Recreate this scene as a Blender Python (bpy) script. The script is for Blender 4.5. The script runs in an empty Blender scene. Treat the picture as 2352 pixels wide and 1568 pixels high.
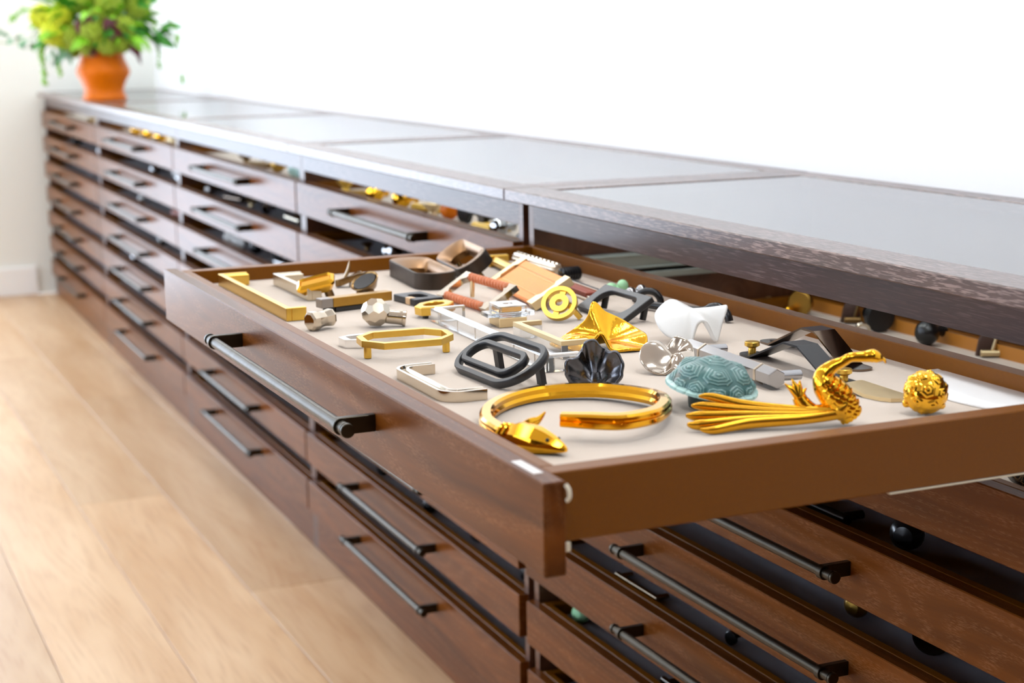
import bpy, bmesh, math, random
from mathutils import Vector, Matrix
rnd = random.Random(7)
SC = bpy.context.scene
COL = SC.collection
PI = math.pi
V3 = Vector

# ---------------------------------------------------------------- camera
YAW, PIT, ROL = 1.15795, -0.18391, -0.01677
cam_d = bpy.data.cameras.new('camera'); cam = bpy.data.objects.new('camera', cam_d); COL.objects.link(cam)
f = V3((-math.sin(YAW)*math.cos(PIT), math.cos(YAW)*math.cos(PIT), math.sin(PIT)))
r0 = V3((math.cos(YAW), math.sin(YAW), 0)); u0 = r0.cross(f)
cr, sr = math.cos(ROL), math.sin(ROL)
rr, uu = r0*cr+u0*sr, u0*cr-r0*sr
m = Matrix((rr, uu, -f)).transposed().to_4x4(); m.translation = V3((2.3742, -0.4938, 1.2032))
cam.matrix_world = m
cam_d.sensor_width = 36.0; cam_d.lens = 58.377; cam_d.clip_start = 0.02; cam_d.clip_end = 60
cam_d.dof.use_dof = True; cam_d.dof.focus_distance = 1.77; cam_d.dof.aperture_fstop = 5.8; cam_d.dof.aperture_blades = 9
SC.camera = cam

# ---------------------------------------------------------------- world, lights, exposure
SC.view_settings.view_transform = 'Standard'; SC.view_settings.look = 'None'
SC.view_settings.gamma = 1.0; SC.view_settings.use_curve_mapping = False
SC.view_settings.exposure = -0.22
w = bpy.data.worlds.new('daylight'); SC.world = w; w.use_nodes = True
bg = w.node_tree.nodes['Background']; bg.inputs[0].default_value = (0.74, 0.85, 1.0, 1); bg.inputs[1].default_value = 7.6
def area(name, loc, sx, sy, energy, col, rot=(0, 0, 0)):
    d = bpy.data.lights.new(name, 'AREA'); d.shape = 'RECTANGLE'; d.size = sx; d.size_y = sy; d.energy = energy; d.color = col
    o = bpy.data.objects.new(name, d); o.location = loc; o.rotation_euler = rot; COL.objects.link(o); return o
for lx in (-5.2, -3.9, -2.6, -1.3, 0.0, 1.3, 2.6):
    area('ceiling_lamp', (lx, 0.62, 2.80), 0.50, 0.18, 9.5, (0.95, 0.98, 1.0))
    area('ceiling_lamp', (lx+0.65, -0.9, 2.80), 0.50, 0.18, 7.0, (0.95, 0.98, 1.0))
SC.cycles.max_bounces = 12; SC.cycles.transmission_bounces = 12; SC.cycles.transparent_max_bounces = 12
SC.cycles.caustics_reflective = False; SC.cycles.caustics_refractive = False
SC.cycles.sample_clamp_indirect = 6.0

# ---------------------------------------------------------------- materials
def lin(c):
    return tuple(((x/255)/12.92 if x/255 <= 0.04045 else ((x/255+0.055)/1.055)**2.4) for x in c)
def new_mat(name):
    mt = bpy.data.materials.new(name); mt.use_nodes = True
    nt = mt.node_tree; return mt, nt, nt.nodes['Principled BSDF']
def nd(nt, typ, **kw):
    n = nt.nodes.new(typ)
    for k, v in kw.items(): setattr(n, k, v)
    return n
def mix(nt, fac, a, b, blend='MIX'):
    n = nd(nt, 'ShaderNodeMix', data_type='RGBA', blend_type=blend)
    for s, v in ((0, fac), (6, a), (7, b)):
        if isinstance(v, bpy.types.NodeSocket): nt.links.new(v, n.inputs[s])
        elif s == 0: n.inputs[0].default_value = v
        else: n.inputs[s].default_value = (*v[:3], 1)
    return n.outputs[2]
def ramp(nt, src, p0, p1, c0=(0, 0, 0), c1=(1, 1, 1)):
    n = nd(nt, 'ShaderNodeValToRGB'); e = n.color_ramp.elements
    e[0].position, e[1].position = p0, p1; e[0].color, e[1].color = (*c0, 1), (*c1, 1)
    nt.links.new(src, n.inputs[0]); return n.outputs[0]
def coords(nt, scale, warp=0.0, wscale=3.0):
    tc = nd(nt, 'ShaderNodeTexCoord'); oi = nd(nt, 'ShaderNodeObjectInfo')
    mul = nd(nt, 'ShaderNodeMath', operation='MULTIPLY'); mul.inputs[1].default_value = 17.0
    nt.links.new(oi.outputs['Random'], mul.inputs[0])
    add = nd(nt, 'ShaderNodeVectorMath', operation='ADD')
    nt.links.new(tc.outputs['Object'], add.inputs[0]); nt.links.new(mul.outputs[0], add.inputs[1])
    src = add.outputs[0]
    if warp:
        nz = noise(nt, src, wscale, 2, 0.5)
        sub = nd(nt, 'ShaderNodeVectorMath', operation='MULTIPLY_ADD')
        nt.links.new(nz.outputs['Color'], sub.inputs[0]); sub.inputs[1].default_value = (warp,)*3
        nt.links.new(src, sub.inputs[2]); src = sub.outputs[0]
    mp = nd(nt, 'ShaderNodeMapping'); mp.inputs['Scale'].default_value = scale
    nt.links.new(src, mp.inputs[0]); return mp.outputs[0]
def noise(nt, vec, scale, detail=4, rough=0.5, dist=0.0):
    n = nd(nt, 'ShaderNodeTexNoise'); n.inputs['Scale'].default_value = scale; n.inputs['Detail'].default_value = detail
    n.inputs['Roughness'].default_value = rough; n.inputs['Distortion'].default_value = dist
    nt.links.new(vec, n.inputs['Vector']); return n
def bump(nt, b, src, strength, dist=0.001):
    n = nd(nt, 'ShaderNodeBump'); n.inputs['Strength'].default_value = strength; n.inputs['Distance'].default_value = dist
    nt.links.new(src, n.inputs['Height']); nt.links.new(n.outputs[0], b.inputs['Normal'])
def pbr(name, col, rough=0.5, metal=0.0, spec=0.5, coat=0.0, nscale=0, nvar=0.0, bmp=0.0, bscale=200.0, rvar=0.0, brush=None):
    mt, nt, b = new_mat(name); c = lin(col)
    b.inputs['Roughness'].default_value = rough; b.inputs['Metallic'].default_value = metal
    b.inputs['Specular IOR Level'].default_value = spec; b.inputs['Coat Weight'].default_value = coat
    b.inputs['Coat Roughness'].default_value = 0.12
    b.inputs['Base Color'].default_value = (*c, 1)
    v = coords(nt, brush or (1, 1, 1))
    nz = noise(nt, v, nscale or 40.0, 4, 0.6)
    d = tuple(max(0, x*(1-nvar)) for x in c)
    nt.links.new(mix(nt, nz.outputs['Fac'], d, tuple(min(1, x*(1+nvar)) for x in c)), b.inputs['Base Color'])
    if rvar:
        r = nd(nt, 'ShaderNodeMapRange'); r.inputs['To Min'].default_value = max(0.01, rough-rvar); r.inputs['To Max'].default_value = rough+rvar
        nt.links.new(nz.outputs['Fac'], r.inputs['Value']); nt.links.new(r.outputs[0], b.inputs['Roughness'])
    if bmp: bump(nt, b, noise(nt, v, bscale, 3, 0.6).outputs['Fac'], bmp)
    return mt
def wood(name, dark, light, pore, rough, grain=(1.6, 34, 34), porefac=0.5, coat=0.0, bstr=0.25, pscale=(60, 900, 900), spec=0.5, thr=(0.50, 0.62), lines=(0.9, 6.5, 6.5), freq=26.0, lmin=0.0, tone=0.0):
    """stained timber: soft streaks, and pores gathered along cathedral lines (contours of a stretched noise)"""
    mt, nt, b = new_mat(name)
    g = noise(nt, coords(nt, grain, 0.06, 2.2), 1.0, 6, 0.6, 0.3).outputs['Fac']
    base = ramp(nt, g, 0.30, 0.72, lin(dark), lin(light))
    if tone:
        oi = nd(nt, 'ShaderNodeObjectInfo'); hv = nd(nt, 'ShaderNodeHueSaturation'); mr = nd(nt, 'ShaderNodeMapRange')
        mr.inputs['To Min'].default_value = 1-tone; mr.inputs['To Max'].default_value = 1+tone*0.6
        nt.links.new(oi.outputs['Random'], mr.inputs['Value']); nt.links.new(mr.outputs[0], hv.inputs['Value']); nt.links.new(base, hv.inputs['Color']); base = hv.outputs[0]
    c = noise(nt, coords(nt, lines), 1.0, 1.5, 0.5).outputs['Fac']
    q = nd(nt, 'ShaderNodeMath', operation='MULTIPLY'); nt.links.new(c, q.inputs[0]); q.inputs[1].default_value = freq
    pp = nd(nt, 'ShaderNodeMath', operation='PINGPONG'); nt.links.new(q.outputs[0], pp.inputs[0]); pp.inputs[1].default_value = 0.5
    ln = ramp(nt, pp.outputs[0], 0.14, 0.44, (lmin,)*3)
    p = ramp(nt, noise(nt, coords(nt, pscale, 0.004, 9), 1.0, 2, 0.5).outputs['Fac'], *thr)
    mm = nd(nt, 'ShaderNodeMath', operation='MULTIPLY'); nt.links.new(p, mm.inputs[0]); nt.links.new(ln, mm.inputs[1])
    mk = nd(nt, 'ShaderNodeMath', operation='MULTIPLY'); nt.links.new(mm.outputs[0], mk.inputs[0]); mk.inputs[1].default_value = porefac
    nt.links.new(mix(nt, mk.outputs[0], base, lin(pore)), b.inputs['Base Color'])
    b.inputs['Roughness'].default_value = rough; b.inputs['Coat Weight'].default_value = coat; b.inputs['Coat Roughness'].default_value = 0.25
    b.inputs['Specular IOR Level'].default_value = spec
    if bstr: bump(nt, b, mm.outputs[0], -bstr, 0.0006)
    return mt
M = {}
M['front'] = wood('stained_oak', (76, 39, 9), (116, 64, 20), (172, 124, 88), 0.28, porefac=0.26, coat=0.0, spec=0.10, pscale=(120, 1200, 1200), thr=(0.50, 0.62), freq=34.0)
M['worktop'] = wood('dark_open_grain_oak', (54, 34, 30), (86, 55, 44), (164, 136, 128), 0.36, porefac=0.60, bstr=0.35, pscale=(52, 620, 620), thr=(0.50, 0.60), coat=0.45, spec=0.6, lines=(0.8, 3, 3), freq=5.0, lmin=0.5)
M['frieze'] = wood('dark_oak_frieze', (50, 33, 32), (78, 50, 42), (150, 122, 116), 0.34, porefac=0.45, bstr=0.15, pscale=(30, 700, 700), thr=(0.53, 0.63), coat=0.05, spec=0.35, lines=(0.8, 5, 5), freq=9.0, lmin=0.2)
M['carcass'] = wood('carcass_oak', (70, 40, 24), (98, 58, 36), (150, 112, 92), 0.36, porefac=0.3, coat=0.1, spec=0.5)
M['box'] = pbr('drawer_box_laminate', (116, 67, 4), 0.38, spec=0.2, nscale=260, nvar=0.10, bmp=0.06, bscale=900)
M['inner'] = pbr('cabinet_inside', (96, 58, 30), 0.5, nscale=30, nvar=0.15)
M['tan'] = pbr('lit_drawer_back', (196, 128, 46), 0.45, nscale=30, nvar=0.06)  # paler copy of the box colour, light on the drawer back painted in
def felt(name, c, v):
    mt = pbr(name, c, 0.95, 0, 0.15, nscale=16, nvar=v, bmp=0.5, bscale=1500)
    mt.node_tree.nodes['Principled BSDF'].inputs['Sheen Weight'].default_value = 0.15
    return mt
M['felt'] = felt('beige_suede_liner', (212, 198, 184), 0.05)
M['greyfelt'] = felt('charcoal_felt', (146, 148, 158), 0.10)
mt, nt, b = new_mat('glass_top'); nt.nodes.remove(b)
fr = nd(nt, 'ShaderNodeFresnel'); fr.inputs['IOR'].default_value = 1.9; gn = nd(nt, 'ShaderNodeNewGeometry')
def mth(op, a, b_):   # both faces of the sheet counted on its upper face: 2F/(1+F)
    n = nd(nt, 'ShaderNodeMath', operation=op)
    for i, q in enumerate((a, b_)):
        if isinstance(q, bpy.types.NodeSocket): nt.links.new(q, n.inputs[i])
        else: n.inputs[i].default_value = q
    return n.outputs[0]
two = mth('DIVIDE', mth('MULTIPLY', fr.outputs[0], 2.0), mth('ADD', fr.outputs[0], 1.0))
fac = mth('MULTIPLY', two, mth('SUBTRACT', 1.0, gn.outputs['Backfacing']))
tb = nd(nt, 'ShaderNodeBsdfTransparent'); tb.inputs[0].default_value = (0.95, 0.97, 0.965, 1)
gb = nd(nt, 'ShaderNodeBsdfGlossy'); gb.inputs['Roughness'].default_value = 0.03
ms = nd(nt, 'ShaderNodeMixShader'); nt.links.new(fac, ms.inputs[0]); nt.links.new(tb.outputs[0], ms.inputs[1]); nt.links.new(gb.outputs[0], ms.inputs[2])
nt.links.new(ms.outputs[0], nt.nodes['Material Output'].inputs[0]); M['panel'] = mt
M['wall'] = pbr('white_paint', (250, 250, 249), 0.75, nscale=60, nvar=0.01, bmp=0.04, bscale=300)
M['wallfar'] = pbr('white_paint_shaded', (230, 231, 224), 0.75, nscale=60, nvar=0.01)  # same white paint greyed, carries the shade of the far corner
M['taupe'] = pbr('taupe_for_reflections', (126, 114, 104), 0.8)  # invented tone for the unseen opposite wall, gives metals something darker to reflect
M['umber'] = pbr('umber_for_reflections', (74, 58, 48), 0.6, nscale=12, nvar=0.2)  # invented dark tone for the unseen near wall, adds contrast to metal reflections
M['base'] = pbr('baseboard_gloss', (240, 240, 238), 0.4, nscale=20, nvar=0.01)
M['bronze_handle'] = pbr('bronze_handle', (66, 61, 52), 0.36, 1.0, nscale=90, nvar=0.15, rvar=0.08)
M['plank'] = wood('pale_oak_plank', (190, 148, 104), (218, 186, 148), (160, 112, 72), 0.38, grain=(1.1, 9, 9), porefac=0.30, bstr=0.04, tone=0.17, pscale=(8, 160, 160), thr=(0.4, 0.6), lines=(0.7, 7, 7), freq=16.0)
M['floorbase'] = pbr('subfloor', (120, 84, 54), 0.7)
def metal(name, c, r, rv=0.0, nv=0.03, **k): return pbr(name, c, r, 1.0, nscale=k.pop('nscale', 50), nvar=nv, rvar=rv, **k)
M['brass'] = metal('satin_brass', (226, 184, 84), 0.30, 0.05, brush=(6, 200, 200), nscale=3)
M['brass_dark'] = metal('aged_brass', (170, 132, 62), 0.33, 0.08, 0.2)
M['antique'] = metal('antique_bronze', (132, 104, 66), 0.30, 0.08, 0.25)
M['gold'] = metal('polished_gold', (240, 178, 46), 0.10, 0.04, 0.06, nscale=90)
M['gold_hammered'] = metal('hammered_gold', (236, 176, 50), 0.13, 0.06, 0.12, nscale=120, bmp=0.35, bscale=120)
M['gold_sharp'] = metal('mirror_gold', (242, 182, 56), 0.05)
M['gold_satin'] = metal('satin_gold', (218, 160, 46), 0.24, 0.06, 0.10)
M['champagne'] = metal('champagne_metal', (226, 204, 160), 0.38, 0.05)
M['nickel'] = metal('polished_nickel', (204, 192, 174), 0.08, 0.02)
M['nickel_satin'] = metal('satin_nickel', (206, 194, 172), 0.25, 0.05, brush=(4, 160, 160), nscale=3)
M['chrome'] = metal('chrome', (168, 168, 170), 0.08)
M['white_metal'] = metal('bright_plated_metal', (240, 240, 240), 0.16)
M['silver'] = metal('hammered_silver', (186, 176, 164), 0.12, 0.06, 0.06, bmp=0.15, bscale=70)
M['steel'] = metal('grey_steel', (150, 146, 144), 0.35)
M['gun'] = metal('dark_nickel', (120, 104, 90), 0.12)
M['black'] = pbr('matt_black', (27, 28, 31), 0.38, 0, 0.5, nscale=60, nvar=0.05)
M['blackgloss'] = pbr('satin_black', (22, 22, 24), 0.24, 0, 0.5)
M['blackbronze'] = metal('blackened_bronze', (96, 96, 100), 0.26, 0.08, 0.25, nscale=120, bmp=0.25, bscale=90)
M['darkbronze'] = metal('dark_bronze', (72, 64, 58), 0.42, 0.08, 0.2)
M['bronze_inner'] = metal('worn_bronze', (134, 98, 60), 0.34, 0.08, 0.2)
M['palebronze'] = metal('pale_bronze', (176, 160, 144), 0.30, 0.06, 0.12)
M['ceramic'] = pbr('white_ceramic', (226, 225, 222), 0.35, nscale=400, nvar=0.015)
M['white'] = pbr('white_lacquer', (248, 248, 248), 0.3)
M['leather'] = pbr('cognac_leather', (206, 122, 78), 0.5, nscale=120, nvar=0.15, bmp=0.3, bscale=500)
M['orange'] = pbr('orange_leather', (240, 150, 74), 0.55, nscale=70, nvar=0.08, bmp=0.2, bscale=600)
M['thread'] = pbr('cream_thread', (246, 216, 160), 0.8)
M['red'] = pbr('dark_red_leather', (150, 66, 44), 0.5)
M['mint'] = pbr('mint_enamel', (170, 226, 176), 0.25)
M['paleWood'] = pbr('pale_wood_inlay', (222, 184, 140), 0.5, nscale=60, nvar=0.1)
M['darkWood'] = pbr('dark_leather', (70, 44, 34), 0.5)
M['cream'] = pbr('cream_plastic', (220, 212, 190), 0.5)
M['tape'] = pbr('white_tape', (222, 218, 216), 0.7)
M['rail'] = metal('zinc_slide_rail', (170, 176, 170), 0.42, 0.06)
M['dark'] = pbr('hole_shade_black', (20, 14, 12), 0.8)  # near-black for flat discs that paint the shade inside holes
mt, nt, b = new_mat('clear_acrylic')
b.inputs['Transmission Weight'].default_value = 0.86; b.inputs['IOR'].default_value = 1.32; b.inputs['Roughness'].default_value = 0.02
b.inputs['Base Color'].default_value = (0.97, 0.985, 0.99, 1); M['acrylic'] = mt
mt, nt, b = new_mat('verdigris_glaze')
v = coords(nt, (1, 1, 1)); n1 = noise(nt, v, 55, 5, 0.6).outputs['Fac']; n2 = noise(nt, v, 26, 3, 0.5).outputs['Fac']
geo = nd(nt, 'ShaderNodeNewGeometry')
c1 = mix(nt, n1, lin((32, 72, 74)), lin((82, 128, 124)))
c2 = mix(nt, ramp(nt, n2, 0.63, 0.75), c1, lin((112, 84, 58)))
nt.links.new(mix(nt, ramp(nt, geo.outputs['Pointiness'], 0.50, 0.56), c2, lin((168, 204, 196))), b.inputs['Base Color'])
b.inputs['Roughness'].default_value = 0.28; M['verdigris'] = mt
M['verdigris_foot'] = pbr('dark_verdigris', (40, 66, 64), 0.5, nscale=40, nvar=0.2)
mt, nt, b = new_mat('black_marble')
v = coords(nt, (1, 1, 1), 0.02, 40); vo = nd(nt, 'ShaderNodeTexVoronoi', feature='DISTANCE_TO_EDGE'); vo.inputs['Scale'].default_value = 90
nt.links.new(v, vo.inputs['Vector'])
nt.links.new(mix(nt, ramp(nt, vo.outputs['Distance'], 0.01, 0.05), lin((150, 120, 84)), lin((20, 17, 15))), b.inputs['Base Color']); b.inputs['Roughness'].default_value = 0.1
M['marble'] = mt
M['terracotta'] = pbr('amber_terracotta', (222, 112, 0), 0.42, spec=0.2, nscale=12, nvar=0.08)
M['leaf'] = pbr('green_leaf', (52, 130, 30), 0.45, nscale=14, nvar=0.4)
M['lightleaf'] = pbr('bright_leaf', (128, 190, 30), 0.5, nscale=14, nvar=0.3)
M['lime'] = pbr('lime_bloom', (206, 214, 40), 0.6, nscale=60, nvar=0.15)
M['chart'] = pbr('chartreuse_bloom', (150, 172, 40), 0.6, nscale=60, nvar=0.25)
M['burg'] = pbr('burgundy_leaf', (92, 20, 40), 0.45, nscale=20, nvar=0.35)
M['grey_leaf'] = pbr('grey_green_leaf', (128, 172, 140), 0.6, nscale=20, nvar=0.2)
M['stem'] = pbr('green_stem', (120, 160, 60), 0.6)

# ---------------------------------------------------------------- geometry helpers: every builder returns (verts, faces)
def join(*gs):
    Vv, F = [], []
    for v, fs in gs:
        o = len(Vv); Vv += [V3(p) for p in v]; F += [tuple(i+o for i in q) for q in fs]
    return Vv, F
def tr(g, loc=(0, 0, 0), rot=(0, 0, 0), sc=(1, 1, 1)):
    from mathutils import Euler
    R = Euler(rot).to_matrix(); l = V3(loc)
    return [R @ V3((p[0]*sc[0], p[1]*sc[1], p[2]*sc[2])) + l for p in g[0]], g[1]
def loft(loops, ring=False, cap=True):
    n = len(loops[0]); Vv = [V3(p) for L in loops for p in L]; F = []; k = len(loops)
    for i in range(k if ring else k-1):
        a, b_ = i*n, ((i+1) % k)*n
        for j in range(n): F.append((a+j, a+(j+1) % n, b_+(j+1) % n, b_+j))
    if not ring and cap: F.append(tuple(range(n-1, -1, -1))); F.append(tuple((k-1)*n+j for j in range(n)))
    return Vv, F
def rrect(hx, hy, r, n=5):
    o = []; r = min(r, hx-1e-5, hy-1e-5)
    for cx, cy, a in ((hx-r, hy-r, 0), (-hx+r, hy-r, PI/2), (-hx+r, -hy+r, PI), (hx-r, -hy+r, 1.5*PI)):
        for k in range(n+1):
            t = a+PI/2*k/n; o.append((cx+r*math.cos(t), cy+r*math.sin(t)))
    return o
def at(L, z, dx=0, dy=0): return [(x+dx, y+dy, z) for x, y in L]
def box(x0, x1, y0, y1, z0, z1, bv=0.0):
    if bv <= 0:
        v = [(x, y, z) for z in (z0, z1) for x, y in ((x0, y0), (x1, y0), (x1, y1), (x0, y1))]
        return [V3(p) for p in v], [(3, 2, 1, 0), (4, 5, 6, 7), (0, 1, 5, 4), (1, 2, 6, 5), (2, 3, 7, 6), (3, 0, 4, 7)]
    bm = bmesh.new(); bmesh.ops.create_cube(bm, size=1.0)
    for p in bm.verts: p.co = V3(((x0+x1)/2+p.co.x*(x1-x0), (y0+y1)/2+p.co.y*(y1-y0), (z0+z1)/2+p.co.z*(z1-z0)))
    bmesh.ops.bevel(bm, geom=bm.edges[:], offset=bv, segments=1, affect='EDGES')
    bm.verts.index_update()
    g = [p.co.copy() for p in bm.verts], [tuple(q.index for q in fc.verts) for fc in bm.faces]; bm.free(); return g
def ringplate(hx, hy, r, wd, z0, z1, ch=0.0012, n=5, inner=None):
    ih = inner or (hx-wd, hy-wd, max(r-wd, 0.0008))
    o, i = rrect(hx, hy, r, n), rrect(*ih, n)
    oc, ic = rrect(hx-ch, hy-ch, max(r-ch, 0.0005), n), rrect(ih[0]+ch, ih[1]+ch, ih[2]+ch, n)
    return loft([at(o, z0+ch), at(o, z1-ch), at(oc, z1), at(ic, z1), at(i, z1-ch), at(i, z0+ch), at(ic, z0), at(oc, z0)], ring=True)
def lathe(prof, n=24):
    loops = [[(r*math.cos(2*PI*k/n), r*math.sin(2*PI*k/n), z) for k in range(n)] for r, z in prof]
    return loft(loops)
def cat(P, n=6, closed=False):
    P = [V3(p) for p in P]; o = []; k = len(P)
    for i in range(k if closed else k-1):
        g = lambda j: P[j % k] if closed else P[min(max(j, 0), k-1)]
        a, b_, c, d = g(i-1), g(i), g(i+1), g(i+2)
        for s in range(n):
            t = s/n
            o.append(0.5*((2*b_)+(c-a)*t+(2*a-5*b_+4*c-d)*t*t+(3*b_-a-3*c+d)*t**3))
    if not closed: o.append(P[-1])
    return o
def frames(P, closed=False, up=None):
    k = len(P); T = []
    for i in range(k):
        a = P[(i-1) % k] if closed or i > 0 else P[i]; b_ = P[(i+1) % k] if closed or i < k-1 else P[i]
        T.append((b_-a).normalized())
    out = []; nv = None
    for i in range(k):
        if up is not None:
            s = T[i].cross(V3(up)).normalized(); bb = s.cross(T[i]).normalized(); out.append((s, bb))
        else:
            if nv is None:
                ref = V3((0, 0, 1)) if abs(T[0].z) < 0.9 else V3((1, 0, 0)); nv = T[0].cross(ref).normalized()
            else: nv = (nv-T[i]*nv.dot(T[i])).normalized()
            out.append((nv, nv.cross(T[i]).normalized()*-1))
    return T, out
def sweep(P, sec, closed=False, up=(0, 0, 1), scale=None):
    P = [V3(p) for p in P]; T, fr = frames(P, closed, up); k = len(P); loops = []
    for i in range(k):
        s, bb = fr[i]; ms = 1.0
        if closed or 0 < i < k-1:
            d1 = (P[i]-P[i-1]).normalized(); c = max(0.35, d1.dot(T[i])); ms = 1/c
        q = scale(i/(k-1)) if scale else (1, 1)
        loops.append([P[i]+s*(x*ms*q[0])+bb*(y*q[1]) for x, y in sec])
    return loft(loops, ring=closed)
def tube(P, r, n=12, closed=False, flat=(1, 1), up=None):
    P = [V3(p) for p in P]; k = len(P); R = r if isinstance(r, (list, tuple)) else [r]*k
    if len(R) != k:
        R = [R[min(int(i/(k-1)*(len(R)-1)), len(R)-2)]*(1-(i/(k-1)*(len(R)-1)-min(int(i/(k-1)*(len(R)-1)), len(R)-2)))
             + R[min(int(i/(k-1)*(len(R)-1)), len(R)-2)+1]*(i/(k-1)*(len(R)-1)-min(int(i/(k-1)*(len(R)-1)), len(R)-2)) for i in range(k)]
    T, fr = frames(P, closed, up); loops = []
    for i in range(k):
        s, bb = fr[i]
        loops.append([P[i]+s*(R[i]*flat[0]*math.cos(2*PI*j/n))+bb*(R[i]*flat[1]*math.sin(2*PI*j/n)) for j in range(n)])
    return loft(loops, ring=closed)
def cyl(a, b_, r, n=16, ch=0.0006):
    a, b_ = V3(a), V3(b_); d = (b_-a).normalized()*ch
    return tube([a, a+d, b_-d, b_], [r-ch, r, r, r-ch], n)
def ball(c, r, n=16, sc=(1, 1, 1)):
    prof = [(max(1e-5, r*math.sin(PI*i/(n//2))), -r*math.cos(PI*i/(n//2))) for i in range(n//2+1)]
    return tr(lathe(prof, n), c, sc=sc)
def obj(name, g, mt, parent=None, smooth=True, ang=35, loc=None, rot=None, sub=0, solid=0, kind=None):
    me = bpy.data.meshes.new(name)
    bm = bmesh.new(); vs = [bm.verts.new(p) for p in g[0]]
    for q in g[1]:
        try: bm.faces.new([vs[i] for i in q])
        except ValueError: pass
    bmesh.ops.recalc_face_normals(bm, faces=bm.faces[:]); bm.to_mesh(me); bm.free()
    if smooth:
        me.polygons.foreach_set('use_smooth', [True]*len(me.polygons))
        try: me.set_sharp_from_angle(angle=math.radians(ang))
        except AttributeError: pass
    me.materials.append(M[mt] if isinstance(mt, str) else mt)
    o = bpy.data.objects.new(name, me); COL.objects.link(o)
    if parent: o.parent = parent
    if loc: o.location = loc
    if rot: o.rotation_euler = rot
    if solid:
        md = o.modifiers.new('thick', 'SOLIDIFY'); md.thickness = solid; md.offset = 0
    if sub:
        md = o.modifiers.new('smooth', 'SUBSURF'); md.levels = sub; md.render_levels = sub
    if kind: o['kind'] = kind
    return o
def objs(name, gs, mt, parent, **k):
    return [obj(name, g, mt, parent, **k) for g in gs]
def tag(o, label, cat_, group=None):
    o['label'] = label; o['category'] = cat_
    if group: o['group'] = group
    return o
def thing(name, label, cat_, loc=(0, 0, 0), rot=(0, 0, 0), group=None, sc=None):
    o = bpy.data.objects.new(name, None); COL.objects.link(o); o.location = loc; o.rotation_euler = rot; o.empty_display_size = 0.02
    if sc: o.scale = sc
    return tag(o, label, cat_, group)
def one(name, label, cat_, g, mt, loc=(0, 0, 0), rot=(0, 0, 0), group=None, **k):
    return tag(obj(name, g, mt, loc=loc, rot=rot, **k), label, cat_, group)
def copy_thing(o, loc, rot, label, group=None):
    c = o.copy(); COL.objects.link(c); c.location = loc; c.rotation_euler = rot; c['label'] = label
    if group: c['group'] = group
    for ch in o.children:
        d = ch.copy(); COL.objects.link(d); d.parent = c
    return c

# ---------------------------------------------------------------- the setting
ZR = 0.8764            # rim of the pulled-out drawer above the floor
ZF = 0.8570            # felt surface in that drawer
TOP = 0.9617           # worktop surface
PHI = -0.0179          # the left run stands at a slight angle to the nearest cabinet
PX, PY = -0.02, 0.5616
XF = -5.82             # far wall
def struct(name, g, mt, **k): return obj(name, g, mt, kind='structure', **k)
def runpt(x, y, z=0):  # from run coordinates (x along the run from the joint) to the room
    c, s = math.cos(PHI), math.sin(PHI); dx, dy = x-PX, y-PY
    return (PX+dx*c-dy*s, PY+dx*s+dy*c, z)
wall_r = struct('wall_right', box(-6.3, 5.2, 1.118, 1.24, 0, 2.9), 'wall', smooth=False)
wall_r.matrix_world = Matrix.Translation((PX, PY, 0)) @ Matrix.Rotation(PHI, 4, 'Z') @ Matrix.Translation((-PX, -PY, 0))
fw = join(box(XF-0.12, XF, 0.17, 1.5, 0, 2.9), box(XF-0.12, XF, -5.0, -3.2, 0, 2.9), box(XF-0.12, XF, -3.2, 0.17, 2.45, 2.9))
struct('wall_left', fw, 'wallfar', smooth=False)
struct('baseboard_left', box(XF, XF+0.016, 0.17, 0.60, 0, 0.135, 0.003), 'base')
struct('wall_near', box(5.2, 5.32, -5.0, 1.5, 0, 2.9), 'umber', smooth=False)
opp = join(box(XF, -4.8, -5.0, -4.88, 0, 2.9), box(-0.8, 0.1, -5.0, -4.88, 0, 2.9), box(3.0, 5.2, -5.0, -4.88, 0, 2.9), box(0.1, 3.0, -5.0, -4.88, 0, 0.9), box(0.1, 3.0, -5.0, -4.88, 2.6, 2.9),
           box(-4.8, -0.8, -5.0, -4.88, 2.6, 2.9), box(-4.8, -0.8, -5.0, -4.88, 0, 0.6))
struct('wall_opposite', opp, 'taupe', smooth=False)  # unseen; window openings added to light the white wall and drawer interiors
struct('ceiling', box(XF, 5.2, -5.0, 1.5, 2.9, 3.0), 'wall', smooth=False)
floor = struct('floor', box(XF, 5.2, -5.0, 1.5, -0.08, -0.014), 'floorbase', smooth=False)
PW, PL = 0.23, 2.2
joints = {0: -1.07, 1: -1.95, 2: -0.55, 3: -1.62, 4: -0.2, 5: -1.3, -1: -1.5, -2: -0.7}
for k in range(-2, 14):
    y1 = 0.605-k*PW; y0 = y1-PW; x = joints.get(k, -rnd.uniform(0, PL))
    while x > XF+0.02: x -= PL
    while x < 3.2:
        a, c = max(x, XF+0.002), min(x+PL, 3.2)
        if c-a > 0.05: obj('plank', tr(box(0.0008, c-a-0.0008, 0.0008, PW-0.0008, 0, 0.014, 0.0010)), 'plank', floor, loc=(a, y0, -0.014))
        x += PL

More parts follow.
